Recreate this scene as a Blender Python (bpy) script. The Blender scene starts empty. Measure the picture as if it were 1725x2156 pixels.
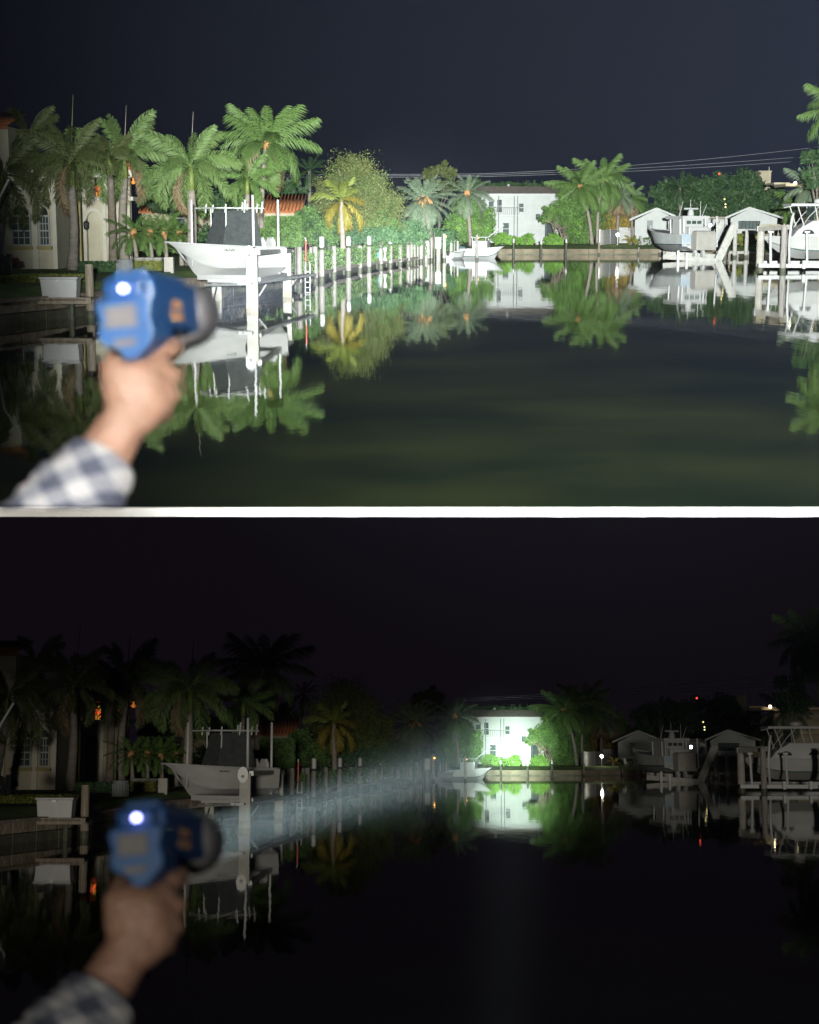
import bpy, bmesh, math, random
import numpy as np
from mathutils import Vector, Matrix, Euler
R = math.radians
rnd = random.Random(7)
rng = np.random.default_rng(11)

# ------------------------------------------------------------------ camera
# The picture shows one canal twice, one view above the other. Both views are built as real places:
# the upper place is level, the lower place lies further down and slopes away below it, so one lens sees both.
F, CX, CY, H = 3400.0, 862.5, 1078.0, 2.9          # focal length in pixels of a 1725 x 2156 frame, eye height over the water
PITCH = math.atan(598 / F)                          # the lens looks this far below the upper place's horizon
DROP = PITCH + math.atan(501 / F)                   # slope of the lower place
sc = bpy.context.scene
C = sc.collection
cam_d = bpy.data.cameras.new('camera')
cam_d.sensor_fit = 'HORIZONTAL'; cam_d.sensor_width = 36.0; cam_d.lens = 36.0 * F / 1725.0
cam_d.clip_start = 0.05; cam_d.clip_end = 3000
cam_d.dof.use_dof = True; cam_d.dof.focus_distance = 110; cam_d.dof.aperture_fstop = 6.8
cam = bpy.data.objects.new('camera', cam_d); C.objects.link(cam)
cam.location = (0, 0, H); cam.rotation_euler = (R(90) - PITCH, 0, 0)
sc.camera = cam

LOWER = (Matrix.Translation((0, 0, H)) @ Matrix.Rotation(-DROP, 4, 'X') @ Matrix.Rotation(R(0.354), 4, 'Z') @ Matrix.Translation((0, 0, -H)))

# ------------------------------------------------------------------ night sky
w = bpy.data.worlds.new('World'); sc.world = w; w.use_nodes = True
nt = w.node_tree; nt.nodes.clear()
wo = nt.nodes.new('ShaderNodeOutputWorld'); bg = nt.nodes.new('ShaderNodeBackground')
tc = nt.nodes.new('ShaderNodeTexCoord'); sx = nt.nodes.new('ShaderNodeSeparateXYZ')
nt.links.new(tc.outputs['Generated'], sx.inputs[0])
mr = nt.nodes.new('ShaderNodeMapRange'); mr.inputs['From Min'].default_value = -0.12; mr.inputs['From Max'].default_value = -0.02
nt.links.new(sx.outputs['Z'], mr.inputs['Value'])
mx = nt.nodes.new('ShaderNodeMapRange'); mx.inputs['From Min'].default_value = -0.30; mx.inputs['From Max'].default_value = 0.25
nt.links.new(sx.outputs['X'], mx.inputs['Value'])
ca = nt.nodes.new('ShaderNodeMix'); ca.data_type = 'RGBA'
ca.inputs['A'].default_value = (0.0016, 0.0012, 0.0030, 1); ca.inputs['B'].default_value = (0.0200, 0.0260, 0.0430, 1)
nt.links.new(mx.outputs[0], ca.inputs['Factor'])
cb = nt.nodes.new('ShaderNodeMix'); cb.data_type = 'RGBA'
cb.inputs['A'].default_value = (0.0040, 0.0027, 0.0048, 1)
nt.links.new(ca.outputs['Result'], cb.inputs['B']); nt.links.new(mr.outputs[0], cb.inputs['Factor'])
nt.links.new(cb.outputs['Result'], bg.inputs['Color']); bg.inputs['Strength'].default_value = 1.0
nt.links.new(bg.outputs[0], wo.inputs[0])

# ------------------------------------------------------------------ lights
def spot(name, loc, aim, power, half, blend, size, col, M=None):
    d = bpy.data.lights.new(name, 'SPOT'); d.energy = power; d.spot_size = 2 * R(half); d.spot_blend = blend
    d.shadow_soft_size = size; d.color = col
    o = bpy.data.objects.new(name, d); C.objects.link(o)
    m = Matrix.Translation(loc) @ (Vector(aim) - Vector(loc)).to_track_quat('-Z', 'Y').to_matrix().to_4x4()
    o.matrix_world = (M @ m) if M else m
    return o
# unseen added fill for the upper place, with slow falloff to even out distance
fl = spot('flood_light', (0.5, -6, 3.6), (14.0, 144, 12.6), 1.5e4, 19.2, 1.0, 0.2, (0.95, 1.0, 0.97))
fl.data.use_nodes = True
fn = fl.data.node_tree; fe_ = next(n for n in fn.nodes if n.type == 'EMISSION'); ff = fn.nodes.new('ShaderNodeLightFalloff')
ff.inputs['Strength'].default_value = 1.0; fn.links.new(ff.outputs['Linear'], fe_.inputs['Strength'])
# unseen fill added for the outstretched arm of the upper place
spot('camera_lamp', (0.55, -1.6, 3.45), (-0.335, 1.68, 2.70), 1900, 5.2, 0.5, 0.06, (1.0, 0.97, 0.93))
# the faint lamp light that the lower place gets
spot('street_glow', (2, -150, 5.0), (15, 150, -1.5), 5.6e5, 8.3, 0.6, 6.0, (1.0, 0.93, 0.80), LOWER)

sc.view_settings.view_transform = 'Standard'; sc.view_settings.look = 'None'
sc.view_settings.exposure = 0.0; sc.view_settings.gamma = 1.0; sc.view_settings.use_curve_mapping = False
sc.render.engine = 'CYCLES'
cy = sc.cycles
cy.use_denoising = True
try: cy.denoiser = 'OPENIMAGEDENOISE'
except Exception: pass
cy.max_bounces = 6; cy.diffuse_bounces = 2; cy.glossy_bounces = 3; cy.transmission_bounces = 3; cy.volume_bounces = 0
cy.transparent_max_bounces = 6; cy.sample_clamp_indirect = 40.0; cy.caustics_reflective = False; cy.caustics_refractive = False

# ------------------------------------------------------------------ pixel -> place (upper place; distance always comes from what the thing stands on)
cP, sP = math.cos(PITCH), math.sin(PITCH)
def ray(px, py):
    u = (px - CX) / F; v = (CY - py) / F
    return u, cP + v * sP, -sP + v * cP
def P(px, py, Y):
    d = ray(px, py); t = Y / d[1]
    return Vector((d[0] * t, Y, H + d[2] * t))
def G(px, py, z=0.0):
    d = ray(px, py); t = (z - H) / d[2]
    return Vector((d[0] * t, d[1] * t, z))
def mpp(Y, py=480): return Y / ray(0, py)[1] / F    # metres per pixel at that distance

# ------------------------------------------------------------------ materials
MATS = {}
def mat(name, rgb, rough=0.6, var=0.25, scale=3.0, bump=0.0, bscale=None, metal=0.0, emit=None, estr=0.0, trans=0.0, alt=None, spec=0.4, stretch=None):
    if name in MATS: return MATS[name]
    m = bpy.data.materials.new(name); m.use_nodes = True
    n = m.node_tree; b = n.nodes['Principled BSDF']
    b.inputs['Roughness'].default_value = rough; b.inputs['Metallic'].default_value = metal
    b.inputs['Specular IOR Level'].default_value = spec
    t = n.nodes.new('ShaderNodeTexCoord'); src = t.outputs['Object']
    if stretch:
        mp = n.nodes.new('ShaderNodeMapping'); mp.inputs['Scale'].default_value = stretch
        n.links.new(src, mp.inputs['Vector']); src = mp.outputs[0]
    nz = n.nodes.new('ShaderNodeTexNoise'); nz.inputs['Scale'].default_value = scale; nz.inputs['Detail'].default_value = 5; nz.inputs['Roughness'].default_value = 0.65
    n.links.new(src, nz.inputs['Vector'])
    cr = n.nodes.new('ShaderNodeValToRGB')
    lo = tuple(max(0, c * (1 - var)) for c in rgb); hi = tuple(min(1, c * (1 + var)) for c in (alt or rgb))
    cr.color_ramp.elements[0].position = 0.32; cr.color_ramp.elements[1].position = 0.68
    cr.color_ramp.elements[0].color = (*lo, 1); cr.color_ramp.elements[1].color = (*hi, 1)
    n.links.new(nz.outputs['Fac'], cr.inputs['Fac']); n.links.new(cr.outputs['Color'], b.inputs['Base Color'])
    if bump:
        nb = n.nodes.new('ShaderNodeTexNoise'); nb.inputs['Scale'].default_value = bscale or scale * 4; nb.inputs['Detail'].default_value = 4
        n.links.new(src, nb.inputs['Vector'])
        bp = n.nodes.new('ShaderNodeBump'); bp.inputs['Strength'].default_value = bump; bp.inputs['Distance'].default_value = 0.05
        n.links.new(nb.outputs['Fac'], bp.inputs['Height']); n.links.new(bp.outputs[0], b.inputs['Normal'])
    if emit:
        b.inputs['Emission Color'].default_value = (*emit, 1); b.inputs['Emission Strength'].default_value = estr
    if trans:
        tr = n.nodes.new('ShaderNodeBsdfTranslucent'); mixs = n.nodes.new('ShaderNodeMixShader'); mixs.inputs[0].default_value = trans
        n.links.new(cr.outputs['Color'], tr.inputs['Color'])
        out = n.nodes['Material Output']
        n.links.new(b.outputs[0], mixs.inputs[1]); n.links.new(tr.outputs[0], mixs.inputs[2]); n.links.new(mixs.outputs[0], out.inputs[0])
    MATS[name] = m
    return m
M_WHITE = mat('white_gelcoat', (0.42, 0.425, 0.42), 0.35, 0.06, 0.8)
M_HULL = mat('hull_white', (0.37, 0.372, 0.36), 0.3, 0.10, 0.7, stretch=(1, 1, 3))
M_PVC = mat('white_plastic', (0.45, 0.455, 0.45), 0.45, 0.06, 4)
M_CONC = mat('pale_concrete', (0.34, 0.325, 0.29), 0.8, 0.22, 2.5, 0.3, 14)
M_CONCW = mat('painted_concrete', (0.38, 0.375, 0.345), 0.75, 0.16, 2.2, 0.25, 12)
M_ALU = mat('dull_aluminium', (0.42, 0.43, 0.42), 0.45, 0.2, 3, metal=0.3)
M_DARKM = mat('dark_metal', (0.03, 0.03, 0.032), 0.4, 0.3, 5)
M_WOOD = mat('weathered_wood', (0.26, 0.22, 0.17), 0.85, 0.35, 3, 0.5, 10, stretch=(4, 4, 0.6))
M_WOODG = mat('grey_piling_wood', (0.26, 0.245, 0.225), 0.85, 0.3, 3, 0.5, 10, stretch=(4, 4, 0.5))
M_WOODW = mat('dark_wet_wood', (0.07, 0.075, 0.05), 0.6, 0.4, 4, 0.4, 12)
M_DECK = mat('deck_wood', (0.40, 0.36, 0.30), 0.85, 0.3, 2, 0.3, 12)
M_STONE = mat('seawall_stone', (0.30, 0.255, 0.17), 0.9, 0.45, 1.6, 0.8, 6, alt=(0.32, 0.27, 0.20))
M_QUAY = mat('quay_concrete', (0.19, 0.16, 0.11), 0.9, 0.3, 0.9, 0.5, 5)
M_QUAYD = mat('quay_wet_concrete', (0.12, 0.12, 0.08), 0.7, 0.4, 1.2, 0.5, 5)
M_CREAM = mat('cream_stucco', (0.55, 0.51, 0.38), 0.9, 0.12, 0.8, 0.3, 20)
M_CREAMT = mat('cream_trim', (0.66, 0.63, 0.52), 0.85, 0.1, 1.5, 0.2, 20)
M_OCHRE = mat('ochre_stucco', (0.42, 0.36, 0.15), 0.9, 0.2, 0.7, 0.3, 20)
M_HOUSE = mat('white_siding', (0.42, 0.44, 0.425), 0.8, 0.08, 1.0, 0.1, 10)
M_TRIM = mat('white_trim', (0.45, 0.455, 0.45), 0.7, 0.05, 2)
M_ROOFG = mat('grey_brown_shingle', (0.26, 0.225, 0.19), 0.9, 0.25, 2, 0.6, 12)
M_ROOFT = mat('terracotta_tile', (0.40, 0.15, 0.06), 0.85, 0.3, 2.5, 0.6, 10)
M_GLASS = mat('dark_glass', (0.02, 0.03, 0.03), 0.45, 0.3, 2, spec=0.12)
M_GLASSG = mat('grey_green_glass', (0.055, 0.08, 0.075), 0.5, 0.3, 2, spec=0.12)
M_RAIL = mat('dark_grey_rail', (0.12, 0.13, 0.13), 0.6, 0.15, 3)
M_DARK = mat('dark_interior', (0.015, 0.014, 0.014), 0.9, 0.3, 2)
M_GREYP = mat('grey_paint', (0.20, 0.215, 0.22), 0.7, 0.1, 2)
M_MESH = mat('charcoal_mesh_fabric', (0.045, 0.052, 0.053), 0.85, 0.25, 6, 0.2, 60)
M_GREYF = mat('grey_vinyl', (0.36, 0.36, 0.36), 0.6, 0.12, 4)
M_BEIGE = mat('beige_canvas', (0.34, 0.325, 0.295), 0.85, 0.12, 1.2, 0.4, 3)
M_BLUEH = mat('pale_blue_gelcoat', (0.33, 0.40, 0.46), 0.35, 0.08, 1)
M_GREYH = mat('grey_green_gelcoat', (0.45, 0.475, 0.465), 0.4, 0.15, 1)
M_STRIPE = mat('dark_teal_stripe', (0.04, 0.09, 0.09), 0.4, 0.2, 2)
M_TEAL = mat('turquoise_cover', (0.04, 0.42, 0.44), 0.6, 0.15, 3)
M_RED = mat('red_plastic', (0.5, 0.05, 0.02), 0.5, 0.2, 5)
M_TAN = mat('tan_stucco', (0.42, 0.37, 0.26), 0.9, 0.15, 1, 0.2, 10)
M_TRUNK = mat('palm_trunk_bark', (0.22, 0.195, 0.165), 0.9, 0.3, 3, 0.7, 9, stretch=(1, 1, 3))
M_TRUNKL = mat('pale_palm_bark', (0.27, 0.24, 0.20), 0.9, 0.25, 3, 0.7, 9, stretch=(1, 1, 3))
M_BARK = mat('grey_bark', (0.20, 0.165, 0.13), 0.9, 0.35, 3, 0.7, 9)
M_FIBRE = mat('orange_fibre', (0.42, 0.22, 0.09), 0.9, 0.35, 8, 0.6, 20)
M_CSHAFT = mat('green_crownshaft', (0.16, 0.20, 0.05), 0.6, 0.25, 4)
M_LAWN = mat('lawn_grass', (0.11, 0.19, 0.045), 0.95, 0.3, 0.9, 1.0, 25, alt=(0.15, 0.23, 0.06))
M_GRASSY = mat('yellow_grass', (0.11, 0.13, 0.03), 0.95, 0.4, 3, 1.0, 25)
def leafm(name, rgb, alt=None, scale=0.9, var=0.3, trans=0.22):
    rgb = tuple(c * 1.55 for c in rgb); alt = tuple(c * 1.55 for c in (alt or rgb))
    return mat(name, rgb, 0.55, var, scale, trans=trans, alt=alt, spec=0.35)
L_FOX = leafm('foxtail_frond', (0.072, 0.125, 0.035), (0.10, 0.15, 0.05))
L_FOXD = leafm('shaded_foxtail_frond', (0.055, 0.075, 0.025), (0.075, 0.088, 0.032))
L_COCO = leafm('coconut_frond', (0.07, 0.135, 0.03), (0.10, 0.16, 0.05))
L_YEL = leafm('yellow_frond', (0.15, 0.135, 0.022), (0.19, 0.155, 0.028))
L_YELG = leafm('yellow_green_frond', (0.12, 0.155, 0.032), (0.145, 0.17, 0.036))
L_DATE = leafm('date_frond', (0.10, 0.14, 0.085), (0.13, 0.17, 0.11))
L_DEAD = leafm('dry_frond', (0.15, 0.115, 0.065), (0.19, 0.14, 0.08))
L_BROWN = leafm('brown_green_leaf', (0.055, 0.092, 0.024), (0.088, 0.095, 0.033), 0.5, 0.2)
L_GREEN = leafm('green_leaf', (0.055, 0.12, 0.03), (0.09, 0.155, 0.045))
L_BRIGHT = leafm('bright_hedge_leaf', (0.09, 0.20, 0.03), (0.13, 0.24, 0.05))
L_HEDGE = leafm('clipped_hedge_leaf', (0.07, 0.135, 0.035), (0.095, 0.16, 0.05))
L_DARKG = leafm('dark_green_leaf', (0.028, 0.06, 0.026), (0.04, 0.075, 0.03))
L_BLUEG = leafm('blue_green_leaf', (0.042, 0.095, 0.042), (0.06, 0.115, 0.05))
L_RED = leafm('dark_red_leaf', (0.075, 0.012, 0.02), (0.10, 0.02, 0.02))
L_GOLD = leafm('golden_leaf', (0.20, 0.17, 0.03), (0.26, 0.17, 0.05))
L_COVER = leafm('ground_cover_leaf', (0.10, 0.12, 0.025), (0.14, 0.15, 0.035))
def glow(name, rgb, s): return mat(name, rgb, 0.5, 0.0, 1, emit=rgb, estr=s)
E_WARM = glow('warm_lamp', (1.0, 0.82, 0.50), 14)
E_WHITE = glow('white_lamp', (1.0, 0.92, 0.78), 60)
E_COOL = glow('cool_lamp', (0.8, 0.9, 1.0), 12)
E_RED = glow('red_light', (1.0, 0.08, 0.03), 0.5)
E_YEL = glow('yellow_light', (1.0, 0.55, 0.08), 0.45)
E_AMB = glow('amber_light', (1.0, 0.5, 0.1), 5)
E_ORG = glow('orange_glow', (1.0, 0.32, 0.05), 0.35)
E_LED = glow('blue_led', (0.38, 0.40, 1.0), 11)

# ------------------------------------------------------------------ mesh builder
class MB:
    def __init__(s): s.v = []; s.f = []
    def box(s, c, d, rz=0.0, taper=1.0):
        cx, cy_, cz = c; dx, dy, dz = d[0] / 2, d[1] / 2, d[2] / 2; n = len(s.v); co, si = math.cos(rz), math.sin(rz)
        for z, k in ((-dz, 1.0), (dz, taper)):
            for x, y in ((-dx, -dy), (dx, -dy), (dx, dy), (-dx, dy)):
                x *= k; y *= k
                s.v.append((cx + x * co - y * si, cy_ + x * si + y * co, cz + z))
        s.f += [(n, n + 3, n + 2, n + 1), (n + 4, n + 5, n + 6, n + 7)] + [(n + i, n + (i + 1) % 4, n + 4 + (i + 1) % 4, n + 4 + i) for i in range(4)]
        return s
    def beam(s, a, b, wd, ht):                       # box bar from a to b
        a, b = Vector(a), Vector(b); d = (b - a).normalized()
        side = d.cross(Vector((0, 0, 1)));
        side = side.normalized() if side.length > 1e-4 else Vector((1, 0, 0))
        up = side.cross(d).normalized(); n = len(s.v)
        for p in (a, b):
            for q, r_ in ((-1, -1), (1, -1), (1, 1), (-1, 1)): s.v.append(tuple(p + side * (q * wd / 2) + up * (r_ * ht / 2)))
        s.f += [(n + 3, n + 2, n + 1, n), (n + 4, n + 5, n + 6, n + 7)] + [(n + i, n + (i + 1) % 4, n + 4 + (i + 1) % 4, n + 4 + i) for i in range(4)]
        return s
    def tube(s, pts, rad, k=8, caps=True):
        pts = [Vector(p) for p in pts]; m = len(pts)
        rad = rad if isinstance(rad, (list, tuple)) else [rad] * m
        n0 = len(s.v); prev = None
        for i, p in enumerate(pts):
            d = (pts[min(i + 1, m - 1)] - pts[max(i - 1, 0)]).normalized()
            ref = prev if prev is not None else (Vector((1, 0, 0)) if abs(d.x) < 0.9 else Vector((0, 1, 0)))
            a = (ref - d * ref.dot(d)).normalized(); prev = a; b = d.cross(a)
            for j in range(k):
                t = 2 * math.pi * j / k; s.v.append(tuple(p + (a * math.cos(t) + b * math.sin(t)) * rad[i]))
        for i in range(m - 1):
            for j in range(k):
                q = n0 + i * k; s.f.append((q + j, q + (j + 1) % k, q + k + (j + 1) % k, q + k + j))
        if caps:
            s.f.append(tuple(n0 + j for j in reversed(range(k)))); s.f.append(tuple(n0 + (m - 1) * k + j for j in range(k)))
        return s
    def lathe(s, prof, c=(0, 0, 0), k=12):
        n0 = len(s.v)
        for r_, z in prof:
            for j in range(k):
                t = 2 * math.pi * j / k; s.v.append((c[0] + r_ * math.cos(t), c[1] + r_ * math.sin(t), c[2] + z))
        for i in range(len(prof) - 1):
            for j in range(k):
                q = n0 + i * k; s.f.append((q + j, q + (j + 1) % k, q + k + (j + 1) % k, q + k + j))
        s.f.append(tuple(n0 + j for j in reversed(range(k)))); s.f.append(tuple(n0 + (len(prof) - 1) * k + j for j in range(k)))
        return s
    def prism(s, poly, a, b):                        # poly: list of (u, w) -> extruded between functions a(u,w) and b(u,w)
        n = len(s.v); m = len(poly)
        for u, w_ in poly: s.v.append(tuple(a(u, w_)))
        for u, w_ in poly: s.v.append(tuple(b(u, w_)))
        s.f.append(tuple(range(n, n + m))); s.f.append(tuple(n + m + i for i in reversed(range(m))))
        for i in range(m): s.f.append((n + i, n + m + i, n + m + (i + 1) % m, n + (i + 1) % m))
        return s
    def wallpoly(s, poly, y0, y1): return s.prism(poly, lambda u, w_: (u, y0, w_), lambda u, w_: (u, y1, w_))   # poly in x,z
    def quad(s, a, b, c, d):
        n = len(s.v); s.v += [tuple(a), tuple(b), tuple(c), tuple(d)]; s.f.append((n, n + 1, n + 2, n + 3)); return s
    def build(s, name, m, parent=None, org=None, smooth=False, bevel=0.0):
        me = bpy.data.meshes.new(name)
        o_ = Vector(org) if org is not None else (Vector(parent['_org']) if parent is not None and '_org' in parent else Vector((0, 0, 0)))
        me.from_pydata([tuple(Vector(v) - o_) for v in s.v], [], s.f)
        bm = bmesh.new(); bm.from_mesh(me); bmesh.ops.recalc_face_normals(bm, faces=bm.faces); bm.to_mesh(me); bm.free()
        if smooth: me.polygons.foreach_set('use_smooth', [True] * len(me.polygons))
        me.materials.append(m)
        o = bpy.data.objects.new(name, me); C.objects.link(o)
        if parent is not None: o.parent = parent
        else: o.location = o_
        if bevel:
            md = o.modifiers.new('bevel', 'BEVEL'); md.width = bevel; md.segments = 2; md.limit_method = 'ANGLE'
        return o
TOP = []
def tag(o, label, cat=None, group=None, kind=None):
    o['label'] = label
    if cat: o['category'] = cat
    if group: o['group'] = group
    if kind: o['kind'] = kind
    TOP.append(o); return o
def thing(name, label, cat, loc=(0, 0, 0), rz=0.0, group=None, local=False):
    o = bpy.data.objects.new(name, None); C.objects.link(o); o.empty_display_size = 0.2
    o.location = loc; o.rotation_euler = (0, 0, rz)
    if not local: o['_org'] = list(loc)
    else: o['_org'] = [0.0, 0.0, 0.0]
    return tag(o, label, cat, group)
def sub(o, parent):                                  # a sub-part keeps the same origin
    o['_org'] = parent['_org']; return o

# ------------------------------------------------------------------ setting: water, banks
wm = bpy.data.materials.new('canal_water'); wm.use_nodes = True
n = wm.node_tree; b = n.nodes['Principled BSDF']
b.inputs['Roughness'].default_value = 0.028; b.inputs['IOR'].default_value = 1.33; b.inputs['Specular IOR Level'].default_value = 0.5
t = n.nodes.new('ShaderNodeTexCoord'); mp = n.nodes.new('ShaderNodeMapping'); mp.inputs['Scale'].default_value = (0.9, 0.22, 1)
n.links.new(t.outputs['Object'], mp.inputs['Vector'])
nz = n.nodes.new('ShaderNodeTexNoise'); nz.inputs['Scale'].default_value = 1.4; nz.inputs['Detail'].default_value = 4
n.links.new(mp.outputs[0], nz.inputs['Vector'])
bp = n.nodes.new('ShaderNodeBump'); bp.inputs['Strength'].default_value = 0.17; bp.inputs['Distance'].default_value = 0.02
n.links.new(nz.outputs['Fac'], bp.inputs['Height']); n.links.new(bp.outputs[0], b.inputs['Normal'])
n2 = n.nodes.new('ShaderNodeTexNoise'); n2.inputs['Scale'].default_value = 0.22; n2.inputs['Detail'].default_value = 4
n.links.new(t.outputs['Object'], n2.inputs['Vector'])
cr = n.nodes.new('ShaderNodeValToRGB'); cr.color_ramp.elements[0].position = 0.35; cr.color_ramp.elements[1].position = 0.7
cr.color_ramp.elements[0].color = (0.010, 0.019, 0.006, 1); cr.color_ramp.elements[1].color = (0.044, 0.054, 0.014, 1)
n.links.new(n2.outputs['Fac'], cr.inputs['Fac']); n.links.new(cr.outputs['Color'], b.inputs['Base Color'])

near = G(CX, 1068).y
def water_sheet(name, y0):
    return MB().quad((-60, y0, 0), (60, y0, 0), (130, 330, 0), (-130, 330, 0)).build(name, wm)
wA = tag(water_sheet('water', near), 'calm dark green canal water mirroring the banks, bright upper half', kind='structure')
wB = tag(water_sheet('water', 6.0), 'calm black canal water mirroring the lit house, dark lower half', kind='structure')
wB['_own'] = 'B'; wA['_own'] = 'A'
# white divider strip added between the upper and lower views
yc = near - 0.06; zt_, zb_ = P(CX, 1069.2, yc).z, P(CX, 1088.0, yc).z
div_o = MB().box((0, near - 0.03, (zt_ + zb_) / 2), (16, 0.06, zt_ - zb_)).build('coping', mat('white_coping', (0.92, 0.92, 0.91), 0.7, 0.03, 2))
tag(div_o, 'long white coping along the near edge of the upper canal basin', kind='structure'); div_o['_own'] = 'A'

EDGE = [(-90, 30)] + [(P(px, 500, Y).x, Y) for px, Y in ((-30, 49), (170, 55), (330, 68), (600, 84), (700, 106), (850, 142), (950, 168), (1030, 182), (1240, 182), (1400, 182))] + \
       [(P(1540, 500, 176).x, 176), (P(1640, 500, 150).x, 150), (P(1800, 500, 128).x, 128), (120, 90)]
ZC, ZB = 0.74, 1.0
def bank():
    m = MB(); n_ = len(EDGE)
    for i_, (x, y) in enumerate(EDGE): m.v.append((x, y + 0.25, ZC if i_ < 6 else 0.56))
    for x, y in EDGE: m.v.append((x * 1.0, y + 4.5, ZB))
    for x, y in EDGE: m.v.append((x * 6.0, 900, ZB))
    for r_ in range(2):
        for i in range(n_ - 1): q = r_ * n_ + i; m.f.append((q, q + 1, q + n_ + 1, q + n_))
    return m.build('ground', M_LAWN)
g = tag(bank(), 'grassy canal bank with lawns under houses and palms', kind='structure')

def seg_points(pts, step):
    out = []
    for (x0, y0), (x1, y1) in zip(pts, pts[1:]):
        L = math.hypot(x1 - x0, y1 - y0); k = max(1, round(L / step))
        for i in range(k):
            a, b_ = i / k, (i + 1) / k
            out.append(((x0 + (x1 - x0) * a, y0 + (y1 - y0) * a), (x0 + (x1 - x0) * b_, y0 + (y1 - y0) * b_)))
    return out
def seawall(name, label, pts, step, m_, mc, mw, rough=False, capz=0.715):
    T = thing(name, label, 'seawall', (pts[0][0], pts[0][1], 0))
    for (a, b_) in seg_points(pts, step):
        A, B = Vector((*a, 0)), Vector((*b_, 0)); d = (B - A).normalized(); A2, B2 = A + d * 0.015, B - d * 0.015
        o = rnd.uniform(-0.02, 0.02)
        if rough:
            for r_ in range(2):
                z0, z1 = (-0.4, 0.30) if r_ == 0 else (0.32, 0.66)
                k = 0.5 if r_ else 0.0
                MB().beam(A2 + Vector((0, o, (z0 + z1) / 2)), B2 + Vector((0, o + rnd.uniform(-0.02, 0.02), (z0 + z1) / 2)), 0.5, z1 - z0).build('stone', mw if r_ == 0 else m_, T, bevel=0.02)
        else:
            MB().beam(A2 + Vector((0, o, capz / 2 - .25)), B2 + Vector((0, o, capz / 2 - .25)), 0.5, capz + .33).build('panel', m_, T)
            MB().beam(A2 + Vector((0, o - 0.012, -0.14)), B2 + Vector((0, o - 0.012, -0.14)), 0.5, 0.50).build('stained_footing', mw, T)
        MB().beam(A2 + Vector((0, 0.05, capz)), B2 + Vector((0, 0.05, capz)), 0.75, 0.17 if not rough else 0.10).build('cap', mc, T)
    return T
seawall('seawall', 'rough brown stone seawall below the clipped ground cover', EDGE[0:5], 1.4, M_STONE, M_WOOD, M_QUAYD, True)
seawall('seawall', 'low seawall hidden behind the long piling dock', EDGE[4:8], 3.0, M_QUAYD, M_QUAYD, M_QUAYD, capz=0.53)
seawall('seawall', 'tan concrete seawall below the white two-storey house', EDGE[7:12], 2.6, M_QUAY, M_QUAY, M_QUAYD, capz=0.53)
seawall('seawall', 'seawall behind the boat lifts on the right bank', EDGE[11:15], 3.0, M_QUAY, M_CONC, M_QUAYD, capz=0.53)

# ------------------------------------------------------------------ foliage generators
FR = {}
def frond_mesh(key, m, droop, n_=34, wide=0.26, sag=0.5, fwd=0.55, plum=0.0, width=0.016, start=0.14, seed=0):
    """one feather frond of length 1 along +x: curved midrib and a row of leaflets on each side"""
    k = (key, droop)
    if k in FR: return FR[k]
    r_ = random.Random(seed + int(droop * 100)); v = []; f = []
    N = 14; pts = []; ang = 0.0; x = z = 0.0
    for i in range(N + 1):
        pts.append((x, z, ang)); ang = -droop * ((i + 1) / N) ** 1.35; x += math.cos(ang) / N; z += math.sin(ang) / N
    def at(s):
        q = min(N - 1e-6, s * N); i = int(q); a = q - i
        return tuple(pts[i][j] * (1 - a) + pts[i + 1][j] * a for j in range(3))
    for i in range(N + 1):
        px_, pz, a_ = pts[i]; wd = 0.014 * (1 - 0.85 * i / N)
        v += [(px_, -wd, pz), (px_, 0, pz + wd * 0.8), (px_, wd, pz), (px_, 0, pz - wd * 0.8)]
        if i:
            q = 4 * i
            for j in range(4): f.append((q - 4 + j, q - 4 + (j + 1) % 4, q + (j + 1) % 4, q + j))
    for i in range(n_):
        s = start + (1 - start) * (i + 0.5) / n_; bx, bz, a_ = at(s)
        ln = wide * (0.42 + 0.75 * math.sin(math.pi * min(1, (s - start) / (1 - start) * 0.82 + 0.12))) * (1.0 if s < 0.9 else 0.75)
        for side in (-1, 1):
            l_ = ln * r_.uniform(0.85, 1.12); fw = fwd * r_.uniform(0.8, 1.2)
            el = r_.uniform(-plum, plum) * 1.3
            dy = side * math.cos(el) * math.cos(fw); dx = math.sin(fw); dz = math.sin(el)
            T_ = Vector((math.cos(a_), 0, math.sin(a_))); U_ = Vector((-math.sin(a_), 0, math.cos(a_)))
            d = (T_ * dx + Vector((0, 1, 0)) * dy + U_ * dz).normalized()
            p0 = Vector((bx, 0, bz)); wv = T_ * width * r_.uniform(0.8, 1.2)
            p1 = p0 + d * l_ * 0.55 + Vector((0, 0, -sag * l_ * 0.16)); p2 = p0 + d * l_ * (1 - 0.25 * sag) + Vector((0, 0, -sag * l_ * 0.62))
            q = len(v); v += [tuple(p0 - wv * 0.5), tuple(p0 + wv * 0.5), tuple(p1 + wv * 0.55), tuple(p1 - wv * 0.55), tuple(p2)]
            f += [(q, q + 1, q + 2, q + 3), (q + 3, q + 2, q + 4)]
    me = bpy.data.meshes.new('frond'); me.from_pydata(v, [], f); me.materials.append(m); FR[k] = me
    return me
KINDS = {
    'fox': dict(droops=(0.8, 1.5, 2.1), n_=120, wide=0.165, sag=0.8, fwd=0.75, plum=1.45, width=0.011),
    'coco': dict(droops=(0.6, 1.15, 1.65), n_=84, wide=0.25, sag=1.25, fwd=0.6, plum=0.3, width=0.0105),
    'date': dict(droops=(0.55, 0.95, 1.25), n_=84, wide=0.17, sag=0.3, fwd=0.8, plum=0.4, width=0.012, start=0.16),
    'broad': dict(droops=(0.7, 1.25, 1.7), n_=84, wide=0.27, sag=1.0, fwd=0.75, plum=0.35, width=0.013),
}
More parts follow.
